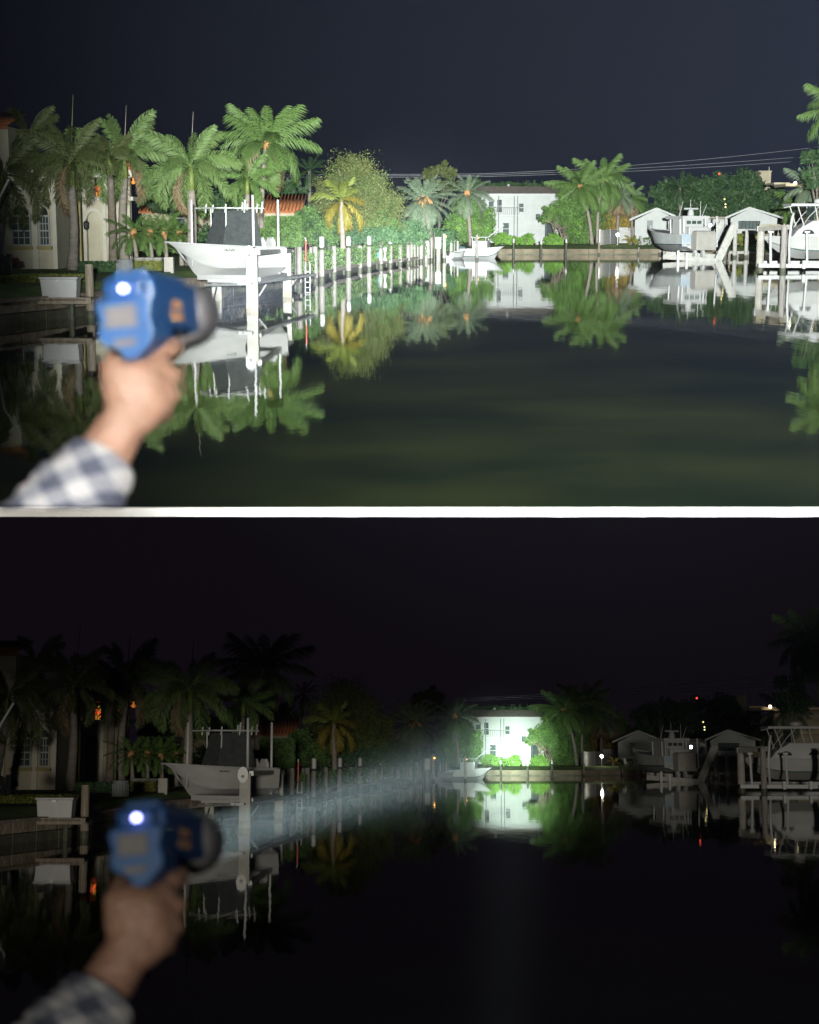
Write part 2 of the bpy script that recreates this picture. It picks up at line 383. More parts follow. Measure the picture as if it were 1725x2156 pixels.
def palm(label, base, top, crown, nf, kind, lm, trunk_r=0.16, trunk_m=None, bend=0.0, lo=-35, hi=80, shaft=0.0, old=None, old_n=0, spear=0.0, group=None, seed=1, fibre=None, name='palm_tree', dense=None, az_skip=None):
    r_ = random.Random(seed * 31 + 5); base, top = Vector(base), Vector(top)
    T = thing(name, label, 'palm', base, group=group)
    L = (top - base).length; pts = []; rad = []
    nseg = 14
    for i in range(nseg + 1):
        s = i / nseg; p = base.lerp(top, s) + Vector((bend * math.sin(math.pi * s), 0, 0)); pts.append(p)
        rad.append(trunk_r * (1.25 - 0.5 * s if s < 0.15 else 1.1 - 0.3 * s) * (1.06 if i % 2 else 1.0))
    tr = sub(MB().tube(pts, rad, 9).build('trunk', trunk_m or M_TRUNK, T, smooth=True), T)
    if shaft:
        MB().tube([top, top + Vector((0, 0, shaft * 0.5)), top + Vector((0, 0, shaft))], [trunk_r * 0.85, trunk_r * 0.8, trunk_r * 0.45], 9).build('crownshaft', M_CSHAFT, T, smooth=True)
    if fibre:
        MB().lathe([(trunk_r * 0.8, -fibre * 0.6), (trunk_r * 1.7, -fibre * 0.1), (trunk_r * 1.8, fibre * 0.25), (trunk_r * 0.9, fibre * 0.6)], top, 9).build('fibre_collar', M_FIBRE, T, smooth=True)
    c0 = top + Vector((0, 0, shaft * 0.9)) - base
    kd = KINDS[kind]; ds = kd['droops']; kw = {k: v for k, v in kd.items() if k != 'droops'}
    for i in range(nf):
        s = (i + 0.5) / nf; el = hi + (lo - hi) * s ** 0.85 + r_.uniform(-7, 7)
        az = i * 137.508 + r_.uniform(-14, 14)
        dr = ds[min(2, int(s * 3 + r_.uniform(-0.4, 0.4)) if s > 0.1 else 0)]
        m_ = lm
        if old and i >= nf - old_n: m_ = old
        me = frond_mesh(kind + m_.name, m_, dr, seed=seed % 3, **kw)
        o = bpy.data.objects.new('frond', me); C.objects.link(o); o.parent = T; o.location = c0
        o.rotation_euler = Euler((r_.uniform(-0.25, 0.25), -R(el), R(az)), 'XYZ')
        k = crown * r_.uniform(0.86, 1.1) * (1.0 if s > 0.15 else 0.85); o.scale = (k, k, k)
    if spear:
        MB().tube([top + Vector((0, 0, shaft * 0.8)), top + Vector((0.08 * spear, 0, shaft + spear))], [0.035, 0.012], 6).build('spear_leaf', trunk_m or M_CSHAFT, T, smooth=True)
    return T
def leaves(ells, n_, size, seed=0, shell=0.55, clump=100, boxy=False, flat=0.0):
    """leaf-sized faces spread in clumps through the volume of the given ellipsoids (centre, radii)"""
    g_ = np.random.default_rng(seed); allv = []
    vol = np.array([r_[0] * r_[1] * r_[2] for _, r_ in ells]) ** 0.67; vol = vol / vol.sum()
    for (c, r_), k in zip(ells, vol):
        nn = int(n_ * k); nc = max(4, nn // clump)
        if boxy:
            d = g_.uniform(-1, 1, (nn, 3)); ax = g_.integers(0, 3, nn); ax[ax == 2] = np.where(g_.random((ax == 2).sum()) < 0.6, 2, 1)
            sgn = np.where(g_.random(nn) < 0.72, 1.0, -1.0); sgn = np.where(ax == 1, -np.abs(sgn), sgn)
            sg2 = np.where(ax == 0, np.where(g_.random(nn) < 0.5, 1, -1), sgn)
            d[np.arange(nn), ax] = sg2 * g_.uniform(0.86, 1.03, nn); pts = np.array(c) + d * np.array(r_)
        else:
            d = g_.normal(size=(nc, 3)); d /= np.linalg.norm(d, axis=1)[:, None]
            rr = shell + (1 - shell) * g_.random(nc) ** 0.6
            cc = d * rr[:, None] * g_.uniform(0.80, 1.12, (nc, 1))
            idx = g_.integers(0, nc, nn); sp = np.clip(g_.normal(size=(nn, 3)), -1.9, 1.9); sp *= np.clip(g_.normal(0.155, 0.05, nc), .07, .28)[idx][:, None]
            pts = np.array(c) + (cc[idx] + sp) * np.array(r_)
        allv.append(pts)
    p = np.concatenate(allv); n2_ = len(p)
    a = g_.normal(size=(n2_, 3)); a[:, 2] = a[:, 2] * (1 - flat); a /= np.linalg.norm(a, axis=1)[:, None]
    q = g_.normal(size=(n2_, 3)); b_ = np.cross(a, q); b_ /= np.linalg.norm(b_, axis=1)[:, None]
    s = size * g_.uniform(0.6, 1.35, (n2_, 1))
    V = np.empty((n2_, 4, 3)); V[:, 0] = p - a * s; V[:, 1] = p + b_ * s * 0.45 - a * s * 0.1; V[:, 2] = p + a * s; V[:, 3] = p - b_ * s * 0.45 - a * s * 0.1
    return V.reshape(-1, 3)
def leaf_obj(name, m, V, parent, org):
    nq = len(V) // 4; me = bpy.data.meshes.new(name)
    V = V - np.array(org)
    me.vertices.add(len(V)); me.vertices.foreach_set('co', V.astype(np.float32).ravel())
    me.loops.add(len(V)); me.loops.foreach_set('vertex_index', np.arange(len(V), dtype=np.int32))
    me.polygons.add(nq); me.polygons.foreach_set('loop_start', np.arange(0, len(V), 4, dtype=np.int32))
    try: me.polygons.foreach_set('loop_total', np.full(nq, 4, dtype=np.int32))
    except Exception: pass
    me.update(calc_edges=True); me.validate(); me.materials.append(m)
    o = bpy.data.objects.new(name, me); C.objects.link(o); o.parent = parent
    return o
def ell(px, py, rx, ry, Y, dep=None):
    k = mpp(Y); c = P(px, py, Y); return (tuple(c), (rx * k, (dep or max(rx, ry)) * k, ry * k))
def tree(label, base, ells, n_, size, lm, bark=None, trunk_r=0.2, limbs=5, group=None, seed=1, name='tree', cat='tree', extra=None, crownname='crown', shell=0.5, stems=1, boxy=False):
    base = Vector(base); T = thing(name, label, cat, base, group=group); r_ = random.Random(seed)
    for s in range(stems):
        b0 = base + Vector((r_.uniform(-1, 1) * trunk_r * 3 * (stems > 1), r_.uniform(-.3, .3) * (stems > 1), -0.02))
        mid = Vector(ells[s % len(ells)][0]); mid.z = b0.z + (mid.z - b0.z) * 0.45; mid.x = b0.x + (mid.x - b0.x) * 0.5
        m = MB().tube([b0, b0.lerp(mid, 0.5) + Vector((r_.uniform(-.1, .1), 0, 0)), mid], [trunk_r * 1.25, trunk_r, trunk_r * 0.8], 8)
        tk = sub(m.build('trunk', bark or M_BARK, T, smooth=True), T)
        for i in range(limbs):
            c, rr = ells[r_.randrange(len(ells))]
            e = Vector(c) + Vector((r_.uniform(-.7, .7) * rr[0], r_.uniform(-.6, .3) * rr[1], r_.uniform(-.2, .6) * rr[2]))
            MB().tube([mid, mid.lerp(e, 0.5) + Vector((r_.uniform(-.2, .2), 0, r_.uniform(0, .3))), e], [trunk_r * 0.6, trunk_r * 0.38, trunk_r * 0.12], 6).build('limb', bark or M_BARK, tk, org=T['_org'], smooth=True)
    leaf_obj(crownname, lm, leaves(ells, n_, size, seed, shell, boxy=boxy), T, T['_org'])
    if extra:
        lm2, n2_, el2 = extra
        leaf_obj(crownname, lm2, leaves(el2 or ells, n2_, size, seed + 50, shell), T, T['_org'])
    return T
def shrub(label, ells, n_, size, lm, seed=1, name='shrub', cat='shrub', group=None, boxy=False, extra=None, flat=0.0):
    c, r_ = ells[0]; base = Vector((c[0], c[1], min(e[0][2] - e[1][2] for e in ells)))
    T = thing(name, label, cat, base, group=group)
    leaf_obj('foliage', lm, leaves(ells, n_, size, seed, 0.3, boxy=boxy, flat=flat), T, T['_org'])
    if extra: leaf_obj('foliage', extra[0], leaves(ells, extra[1], size, seed + 9, 0.5, boxy=boxy), T, T['_org'])
    m = MB()
    rr = random.Random(seed)
    if boxy:
        m2 = MB()
        for c, q in ells: m2.box(c, (q[0] * 1.75, q[1] * 1.75, q[2] * 1.75))
        m2.build('branch_core', M_BARKD, T)
    else:
        for i in range(5):
            e = ells[i % len(ells)]
            m = MB().tube([(e[0][0] + rr.uniform(-.1, .1), e[0][1], base.z), (e[0][0] + rr.uniform(-.6, .6) * e[1][0], e[0][1] + rr.uniform(-.5, .5) * e[1][1], e[0][2] + rr.uniform(0, .6) * e[1][2])], [0.03, 0.012], 5)
            m.build('stem', M_BARK, T)
    return T
M_BARKD = mat('dark_twig', (0.02, 0.032, 0.012), 0.9, 0.3, 4)
# ------------------------------------------------------------------ buildings
def pb(m, x0, y0, x1, y1, Y, dep):                   # box whose front face covers the given picture rectangle at distance Y
    xm, ym = (x0 + x1) / 2, (y0 + y1) / 2
    xa, xb = P(x0, ym, Y).x, P(x1, ym, Y).x; zb, zt = P(xm, y1, Y).z, P(xm, y0, Y).z
    return m.box(((xa + xb) / 2, Y + dep / 2, (zb + zt) / 2), (xb - xa, dep, zt - zb))
def window(T, x0, y0, x1, y1, Y, cols=2, rows=2, sill=False, glass=None, arch=0.0, fr=0.06, frame_m=None):
    xm, ym = (x0 + x1) / 2, (y0 + y1) / 2
    xa, xb = P(x0, ym, Y).x, P(x1, ym, Y).x; zb, zt = P(xm, y1, Y).z, P(xm, y0, Y).z
    yf = Y - 0.05; fm = frame_m or M_TRIM
    m = MB()
    m.box(((xa + xb) / 2, yf, zb - fr / 2), (xb - xa + 2 * fr, 0.1, fr)); 
    m.box((xa - fr / 2, yf, (zb + zt) / 2), (fr, 0.1, zt - zb)); m.box((xb + fr / 2, yf, (zb + zt) / 2), (fr, 0.1, zt - zb))
    m.box(((xa + xb) / 2, yf, zt + fr / 2), (xb - xa + 2 * fr, 0.1, fr))
    W = sub(m.build('window', fm, T), T)
    cw, rh = (xb - xa) / cols, (zt - zb) / rows
    for i in range(cols):
        for j in range(rows):
            MB().box((xa + cw * (i + 0.5), Y - 0.012, zb + rh * (j + 0.5)), (cw - 0.035, 0.02, rh - 0.035)).build('pane', glass or M_GLASSG, W, org=T['_org'])
    m = MB()
    for i in range(1, cols): m.box((xa + cw * i, Y - 0.03, (zb + zt) / 2), (0.035, 0.04, zt - zb))
    for j in range(1, rows): m.box(((xa + xb) / 2, Y - 0.033, zb + rh * j), (xb - xa, 0.04, 0.035 if j * 2 != rows else 0.07))
    if m.v: m.build('muntin', fm, W, org=T['_org'])
    if arch:
        cx = (xa + xb) / 2; r_ = (xb - xa) / 2; pts = [(cx + r_ * math.cos(t), zt + fr + 0.02 + arch * math.sin(t)) for t in [math.pi * k / 12 for k in range(13)]]
        MB().wallpoly(pts, Y - 0.03, Y - 0.004).build('arched_pane', M_GLASS, W, org=T['_org'])
        m = MB()
        for k in range(12):
            t0, t1 = math.pi * k / 12, math.pi * (k + 1) / 12
            m.beam((cx + (r_ + fr * .6) * math.cos(t0), Y - 0.05, zt + fr + 0.02 + (arch + fr * .6) * math.sin(t0)), (cx + (r_ + fr * .6) * math.cos(t1), Y - 0.05, zt + fr + 0.02 + (arch + fr * .6) * math.sin(t1)), 0.1, fr)
        m.build('arch_trim', M_CREAMT, W, org=T['_org'])
    if sill:
        MB().box(((xa + xb) / 2, Y - 0.13, zb - fr - 0.09), (xb - xa + 0.3, 0.26, 0.16)).build('sill', M_OCHRE, W, org=T['_org'], bevel=0.015)
    return W
def tile_roof(T, x0, x1, y0, z0, y1, z1, m_, n_=24, name='roof'):
    """sloping roof plane with courses of barrel tiles as long rounded ridges"""
    m = MB().quad((x0, y0, z0), (x1, y0, z0), (x1, y1, z1), (x0, y1, z1)); m.quad((x0, y0, z0 - 0.15), (x1, y0, z0 - 0.15), (x1, y0, z0), (x0, y0, z0))
    rf = sub(m.build(name, m_, T), T)
    w_ = (x1 - x0) / n_
    for i in range(n_):
        x = x0 + w_ * (i + 0.5)
        MB().tube([(x, y0 - 0.05, z0 + 0.04), (x, y1, z1 + 0.04)], w_ * 0.36, 6).build('tile_course', m_, rf, org=T['_org'], smooth=True)
    return rf

# --- cream house on the left
YL, YE, YO = 77.0, 92.0, 83.0
T = thing('villa', 'cream stucco villa with arched windows and arched doorway behind palms', 'house', (P(60, 564, YL).x, YL, ZB))
wl = sub(pb(MB(), -90, 350, 118, 566, YL, 5.0).build('wall', M_CREAM, T), T)
pb(MB(), -90, 266, 18, 350, YL + 0.3, 4.0).build('upper_wall', M_CREAM, T)
w1 = window(T, 27, 456, 63, 515, YL, 3, 4, True, arch=0.42)
w2 = window(T, 85, 456, 103, 515, YL, 3, 4, True, arch=0.36)
w3 = window(T, -40, 456, -8, 515, YL, 3, 4, True, arch=0.42)
pb(MB(), 67, 405, 79, 566, YL - 0.14, 0.15).build('pilaster', M_CREAMT, T)
pb(MB(), 110, 405, 119, 566, YL - 0.14, 0.15).build('pilaster', M_CREAMT, T)
pb(MB(), 0, 405, 8, 566, YL - 0.14, 0.15).build('pilaster', M_CREAMT, T)
pb(MB(), -90, 396, 122, 405, YL - 0.25, 0.26).build('cornice', M_CREAMT, T)
xa, xb = P(-95, 262, YL).x, P(24, 262, YL).x; ze = P(0, 266, YL).z
tile_roof(T, xa, xb, YL - 0.7, ze, YL + 3.0, ze + 0.75, M_ROOFT, 18)
xr, xq = P(60, 405, YL).x, P(121, 405, YL).x
pb(MB(), 118, 405, 170, 560, YO, 0.3).build('recessed_wall', M_OCHRE, T)  # villa's side wall: dim grazing light put into an ochre colour
MB().tube([P(150, 410, YO - 0.1), P(150, 556, YO - 0.1)], 0.06, 8).build('drainpipe', M_OCHRE, T)
# entrance wing: front wall with an arched opening down to the ground
def z_at(py, Y, px=220): return P(px, py, Y).z
ax0, ax1 = P(183, 500, YE).x, P(215, 500, YE).x; acx, ar = (ax0 + ax1) / 2, (ax1 - ax0) / 2; zsp = z_at(462, YE)
arch = [(acx + ar * math.cos(t_), zsp + ar * 1.1 * math.sin(t_)) for t_ in [math.pi * k / 14 for k in range(15)]]
bx0, bx1 = P(160, 500, YE).x, P(275, 500, YE).x; zt = z_at(421, YE)
poly = [(bx0, ZB - .05), (bx0, zt), (bx1, zt), (bx1, ZB - .05), (ax1, ZB - .05)] + arch + [(ax0, ZB - .05)]
MB().wallpoly(poly, YE, YE + 0.45).build('entrance_wall', M_CREAM, T)
MB().wallpoly([(bx0, ZB), (bx0, zt), (bx1, zt), (bx1, ZB)], YE + 0.50, YE + 0.62).build('porch_back_wall', M_CREAM, T)
pb(MB(), 188, 468, 210, 552, YE + 0.44, 0.05).build('entrance_door', M_CREAM, T)
m = MB()
for k in range(14):
    a_, b_ = arch[k], arch[k + 1]; s_ = 1.0
    f_ = lambda p: (acx + (p[0] - acx) * 1.14, YE - 0.05, zsp + (p[1] - zsp) * 1.14)
    m.beam(f_(a_), f_(b_), 0.12, 0.2)
m.build('arch_trim', M_CREAMT, T)
for px in (178, 220, 262): pb(MB(), px - 4, 430, px + 4, 551, YE - 0.12, 0.13).build('pilaster', M_CREAMT, T)
pb(MB(), 156, 414, 280, 422, YE - 0.35, 1.9).build('cornice', M_CREAMT, T)
for a_, b_ in ((168, 179), (193, 198), (216, 227), (241, 246), (265, 273)): pb(MB(), a_, 372, b_, 414, YE - 0.1, 0.4).build('balcony_column', M_CREAMT, T)
pb(MB(), 160, 352, 277, 373, YE - 0.15, 3.0).build('balcony_lintel', M_CREAMT, T)
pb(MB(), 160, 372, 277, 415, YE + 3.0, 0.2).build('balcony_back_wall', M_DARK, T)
xa, xb = P(152, 352, YE).x, P(282, 352, YE).x; ze = z_at(352, YE)
tile_roof(T, xa, xb, YE - 0.6, ze, YE + 4, ze + 1.5, M_ROOFT, 18)
def litpane(x0, y0, x1, y1, m_, nm='lit_glass'): pb(MB(), x0, y0, x1, y1, YE + 2.7, 0.1).build(nm, m_, T)
litpane(207, 384, 213, 415, E_YEL); litpane(200, 391, 206, 402, E_RED); litpane(209, 396, 213, 408, E_RED)
litpane(230, 391, 239, 395, E_RED); litpane(247, 391, 252, 396, E_RED); litpane(201, 404, 205, 414, E_ORG)
m = MB(); a_ = P(281, 384, YE + 1)
for k in range(3): m.beam(a_, a_ + Vector((0.55 * math.cos(k * 2.1), 0.3 * math.sin(k * 2.1), 0.05)), 0.12, 0.03)
T2 = thing('ceiling_fan', 'small orange lit ceiling fan beside the upper balcony of the villa', 'fan', a_)
m.build('blade', mat('orange_wood', (0.5, 0.2, 0.04), 0.6, 0.2, 4, emit=(1, 0.35, 0.06), estr=0.25), T2); MB().lathe([(0.05, 0.5), (0.05, 0.1), (0.1, 0.08), (0.11, -0.06), (0.02, -0.1)], a_, 10).build('fan_hub', E_ORG, T2)  # blades get a faint glow of their own, like lamplit wood
# wall lantern
p_ = P(182, 474, YE - 0.25); T2 = thing('wall_lantern', 'black wall lantern left of the arched doorway', 'lantern', p_)
MB().lathe([(0.05, 0.26), (0.17, 0.14), (0.15, -0.18), (0.06, -0.27)], p_, 6).build('lantern_cage', M_DARKM, T2)
MB().beam(p_ + Vector((0, 0, 0.3)), p_ + Vector((0, 0.3, 0.36)), 0.05, 0.05).build('bracket', M_DARKM, T2)

# --- long low house with a terracotta roof behind the boat
YT = 130.0
T = thing('bungalow', 'low house with an orange tiled roof behind the hedge', 'house', (P(470, 500, YT).x, YT, ZB))
pb(MB(), 300, 446, 632, 532, YT, 9).build('wall', M_TAN, T)
pb(MB(), 296, 444, 637, 449, YT - 0.5, 0.12).build('fascia', M_TRIM, T)
tile_roof(T, P(294, 446, YT).x, P(638, 446, YT).x, YT - 0.6, P(450, 445, YT).z, YT + 4.5, P(450, 408, YT).z, M_ROOFT, 46)
window(T, 360, 460, 390, 500, YT, 2, 2)

# --- white two-storey house at the end of the canal
YH = 212.0
T = thing('white_house', 'white two-storey house with a balcony and a flat grey-brown roof', 'house', (P(1095, 510, YH).x, YH, ZB))
pb(MB(), 1006, 410, 1176, 511, YH, 9).build('wall', M_HOUSE, T)
for k in range(12):                                   # siding boards
    y_ = 416 + k * 8.0
    pb(MB(), 1006, y_, 1176, y_ + 7.3, YH - 0.03, 0.035).build('siding_board', M_HOUSE, T)
xa, xb = P(998, 408, YH).x, P(1181, 408, YH).x; ze = P(1090, 409, YH).z; zr = P(1090, 391, YH).z
m = MB(); v = [(xa, YH - 0.9, ze), (xb, YH - 0.9, ze), (xb, YH + 9.5, ze), (xa, YH + 9.5, ze), (xa + 0.35, YH + 2.6, zr), (xb - 0.35, YH + 2.6, zr), (xb - 0.35, YH + 6, zr), (xa + 0.35, YH + 6, zr)]
m.v = v; m.f = [(0, 1, 5, 4), (1, 2, 6, 5), (2, 3, 7, 6), (3, 0, 4, 7), (4, 5, 6, 7), (3, 2, 1, 0)]
rf = sub(m.build('roof', M_ROOFG, T), T)
pb(MB(), 998, 407.5, 1181, 412, YH - 0.98, 0.08).build('fascia', M_TRIM, T)
for px in (1071, 1165):
    c_ = P(px, 392, YH + 3); MB().lathe([(0.12, -0.25), (0.12, 0.08), (0.26, 0.1), (0.1, 0.3)], c_, 8).build('roof_vent', M_TRIM, rf, org=T['_org'])
window(T, 1029, 424, 1040, 447, YH - 0.04, 1, 2); window(T, 1047, 420, 1057, 447, YH - 0.04, 1, 2, glass=M_GLASS); window(T, 1093, 428, 1103, 446, YH - 0.04, 1, 2)
window(T, 1128, 450, 1138, 463, YH - 0.04, 1, 1); window(T, 1059, 469, 1072, 494, YH - 0.04, 1, 2); window(T, 1030, 470, 1040, 492, YH - 0.04, 1, 1)
pb(MB(), 1012, 452, 1094, 455, YH - 2.2, 2.15).build('balcony_floor', M_TRIM, T)
bal = sub(pb(MB(), 1012, 436.5, 1094, 437.8, YH - 2.2, 0.08).build('balcony_rail', M_RAIL, T), T)
for k in range(21): pb(MB(), 1013 + k * 4.0, 438, 1013.7 + k * 4.0, 452, YH - 2.18, 0.05).build('baluster', M_RAIL, bal, org=T['_org'])
for px in (1013, 1050, 1083, 1090): pb(MB(), px - 0.8, 412, px + 0.8, 511, YH - 2.3, 0.1).build('post', M_RAIL, T)
pb(MB(), 1147, 462, 1166, 511, YH - 0.10, 0.06).build('porch_opening', M_GLASSG, T); pb(MB(), 1152, 466, 1163, 511, YH - 0.14, 0.04).build('porch_door', M_GLASS, T)
for px in (1146, 1166): pb(MB(), px - 1.4, 461, px + 1.4, 511, YH - 1.2, 0.14).build('porch_column', M_TRIM, T)
pb(MB(), 1142, 458, 1178, 462, YH - 1.3, 1.25).build('porch_roof', M_TRIM, T)
a_ = P(1137, 518, 190)
T = thing('garden_steps', 'short pale steps at the seawall in front of the white house', 'steps', (a_.x, a_.y, ZB - .2))
for k in range(3): MB().box((a_.x, a_.y + k * 0.5, 0.86 + k * 0.12), (1.1 - k * 0.12, 0.6, 0.14)).build('step', M_CONC, T)

# --- two white gabled sheds on the right
def shed(label, x0, x1, ax, yt, ye, yb, Y, dep, door=None, opening=None, base_m=None):
    T = thing('gabled_shed', label, 'shed', (P((x0 + x1) / 2, yb, Y).x, Y, ZB), group='white gabled sheds')
    X0, X1, XA = P(x0, ye, Y).x, P(x1, ye, Y).x, P(ax, yt, Y).x; zE, zA, zB_ = P(ax, ye, Y).z, P(ax, yt, Y).z, ZB - 0.05
    e = mpp(Y) * 12
    MB().wallpoly([(X0 + e, zB_), (X0 + e, zE - .02), (XA, zA - 0.1), (X1 - e, zE - .02), (X1 - e, zB_)], Y, Y + dep).build('wall', M_HOUSE, T)
    for q in ((X0, -1), (X1, 1)):
        m = MB(); d = Vector((XA - q[0], 0, zA - zE)); nrm = Vector((-d.z, 0, d.x)).normalized() * (0.10 if d.x > 0 else -0.10)
        A = Vector((q[0], 0, zE)); B = Vector((XA, 0, zA))
        m.prism([(0, 0), (1, 0), (1, 1), (0, 1)], lambda u, w_: A.lerp(B, u) + nrm * w_ + Vector((0, Y - 0.12, 0)), lambda u, w_: A.lerp(B, u) + nrm * w_ + Vector((0, Y + dep + .3, 0)))
        m.build('roof_slope', M_TRIM, T)
        MB().beam(A + Vector((0, Y - 0.15, 0)), B + Vector((0, Y - 0.15, 0.0)), 0.05, 0.22).build('bargeboard', M_TRIM, T)
    if door:
        D = sub(pb(MB(), *door, Y - 0.05, 0.05).build('door', M_GREYP, T), T)
        for k in range(6): pb(MB(), door[0] + 1, door[1] + 1.5 + k * (door[3] - door[1] - 3) / 6, door[2] - 1, door[1] + 1.5 + (k + .8) * (door[3] - door[1] - 3) / 6, Y - 0.075, 0.03).build('louvre', M_GREYP, D, org=T['_org'])
    if opening:
        O = sub(pb(MB(), *opening, Y - 0.03, 0.03).build('wide_opening', M_DARK, T), T)
        k_ = (opening[2] - opening[0]) / 6
        for i in range(6): pb(MB(), opening[0] + i * k_ + .6, opening[1] + 1, opening[0] + (i + 1) * k_ - .6, opening[3] - .5, Y - 0.045, 0.02).build('pane', M_GLASSG, O, org=T['_org'])
        pb(MB(), opening[0] - 2, opening[3], opening[2] + 2, opening[3] + 2, Y - 0.12, 0.12).build('sill', M_TRIM, T)
    T.rotation_euler = (0, 0, -math.atan2(T.location.x, T.location.y))
    if base_m: pb(MB(), x0 + 12, yb - 13, x1 - 12, yb, Y - 0.06, 0.06).build('plinth', base_m, T)
    return T
shed('white gabled shed with one tall grey louvred door', 1326, 1440, 1383, 438.5, 463, 514, 195, 9, door=(1363, 464, 1375, 494))
shed('white gabled shed with a wide dark window strip', 1528, 1648, 1579, 437, 459, 513, 197, 9, opening=(1556, 465, 1601, 482))
# low flat roof between the sheds
a_ = P(1490, 470, 203); T = thing('carport', 'flat grey roofed carport between the two white sheds', 'carport', (a_.x, 203, ZB))
pb(MB(), 1436, 456, 1532, 461, 202, 7).build('roof', M_ROOFG, T); pb(MB(), 1436, 461, 1532, 512, 207, 0.2).build('back_wall', M_HOUSE, T)
for px in (1440, 1484, 1528): pb(MB(), px - 1.5, 461, px + 1.5, 512, 202.2, 0.2).build('post', M_TRIM, T)
# hedges strip, fences
def fence(name, label, pts, z0, h, pw, gap, m_, group=None, thick=0.05, rail=True):
    A, B = Vector(pts[0]), Vector(pts[1]); L = (B - A).length; k = int(L / (pw + gap)); d = (B - A) / L; rz = math.atan2(d.y, d.x)
    T = thing(name, label, 'fence', (A.x, A.y, z0), group=group)
    for i in range(k):
        p = A + d * ((pw + gap) * (i + 0.5)); MB().box((p.x, p.y, z0 + h / 2 + 0.03), (pw, thick, h), rz).build('picket', m_, T)
    if rail:
        for q in (0.22, 0.82): MB().beam(A + Vector((0, 0.06, z0 + h * q)), B + Vector((0, 0.06, z0 + h * q)), 0.04, 0.09).build('rail', m_, T)
        for q in (0.0, 0.5, 1.0):
            p = A.lerp(B, q); MB().box((p.x, p.y + 0.12, z0 + h / 2 + .05), (0.14, 0.14, h + 0.1), rz).build('post', m_, T)
    return T
fa, fb, fc = P(1263, 518, 186), P(1304, 505, 205), P(1346, 500, 214)
fence('board_fence', 'solid white board fence running back from the seawall', ((fa.x, fa.y, 0), (fb.x, fb.y, 0)), ZB - .08, 1.75, 0.34, 0.012, mat('bright_white_boards', (0.74, 0.74, 0.72), 0.7, 0.06, 2))
fence('picket_fence', 'spaced white picket fence beside the shed with the grey door', ((fb.x, fb.y, 0), (fc.x, fc.y, 0)), ZB, 1.95, 0.16, 0.13, mat('bright_white_boards', (0.74, 0.74, 0.72)))
fd, fe = P(1538, 500, 188), P(1604, 500, 183)
fence('tan_fence', 'low tan board fence below the window strip shed', ((fd.x, fd.y, 0), (fe.x, fe.y, 0)), ZB, 1.25, 0.30, 0.02, mat('tan_boards', (0.46, 0.38, 0.24), 0.85, 0.2, 2))
fd, fe = P(1602, 480, 176), P(1652, 480, 172)
fence('cream_fence', 'tall cream panel fence behind the right-hand boat lift', ((fd.x, fd.y, 0), (fe.x, fe.y, 0)), ZB, 2.25, 0.5, 0.02, mat('cream_boards', (0.60, 0.54, 0.36), 0.85, 0.1, 2))
fd, fe = P(-30, 600, 57.5), P(21, 600, 58.5)
fence('iron_fence', 'black iron picket fence at the left edge', ((fd.x, fd.y, 0), (fe.x, fe.y, 0)), 0.74, 1.15, 0.035, 0.07, M_DARKM)

# --- pale building with lamps on the far right
YR = 190.0
T = thing('lit_building', 'tan building with a lit white column behind the right palms', 'building', (P(1690, 500, YR).x, YR, ZB))
pb(MB(), 1655, 386, 1800, 392, YR - 2.5, 6).build('upper_slab', M_TAN, T); pb(MB(), 1702, 392, 1800, 514, YR + 2, 6).build('wall', M_TAN, T)
pb(MB(), 1684, 392, 1696, 440, YR - 2.4, 0.6).build('column', M_CREAMT, T); pb(MB(), 1630, 384, 1664, 388, YR - 0.5, 4).build('eave', M_TAN, T)
pb(MB(), 1697, 405, 1800, 407, YR - 2.3, 0.1).build('balcony_rail', M_TRIM, T)
pb(MB(), 1684, 440, 1800, 446, YR - 2.5, 4).build('floor_slab', M_TAN, T)
T = thing('rooftop_tank', 'tan square rooftop tank above the dark trees', 'tank', P(1611, 400, 254))
pb(MB(), 1600, 361, 1624, 393, 254, 2.2).build('tank_body', M_TAN, T, bevel=0.05); pb(MB(), 1598, 359, 1626, 362, 253.9, 2.5).build('tank_lid', M_TAN, T)
MB().tube([P(1620, 360, 255), P(1620, 351, 255)], 0.06, 6).build('antenna', M_ALU, T)
pb(MB(), 1604, 393, 1620, 514, 254.4, 1.4).build('tank_tower', M_TAN, T)
def lamp(name, label, px, py, Y, r_, m_, watt=0, col=(1, .85, .6), pole=None, cat='lamp'):
    p = P(px, py, Y); base = Vector((p.x, p.y, ZB)) if pole else p
    T = thing(name, label, cat, base)
    MB().lathe([(r_ * .35, -r_), (r_ * .9, -r_ * .5), (r_, 0), (r_ * .9, r_ * .5), (r_ * .35, r_)], p, 10).build('bulb', m_, T, smooth=True)
    MB().lathe([(r_ * 1.2, r_ * 1.0), (r_ * 0.9, r_ * 1.25), (r_ * .2, r_ * 1.5)], p, 10).build('lamp_cap', M_ALU, T)
    if pole: MB().tube([(p.x, p.y, ZB - .05), (p.x, p.y, p.z - r_)], pole, 8).build('lamp_post', M_TRIM, T)
    return T
lamp('garden_lamp', 'bright globe lamp on a white post by the picket fence', 1301, 494, 187, 0.16, E_WHITE, pole=0.07)
lamp('wall_lamp', 'lit lamp under the eave of the tan building', 1675, 385, YR - 3.0, 0.17, E_WARM)
lamp('wall_lamp', 'lit lamp cluster at the right edge above the palms', 1721, 377, YR - 5, 0.30, E_WARM)
lamp('signal_light', 'tiny red light above the dark trees', 1551, 399, 250, 0.10, E_RED) if False else None
lamp('mast_light', 'tiny red light above the dark trees behind the right boats', 1515, 366, 236, 0.15, glow('red_lamp', (1, .1, .05), 1.5))
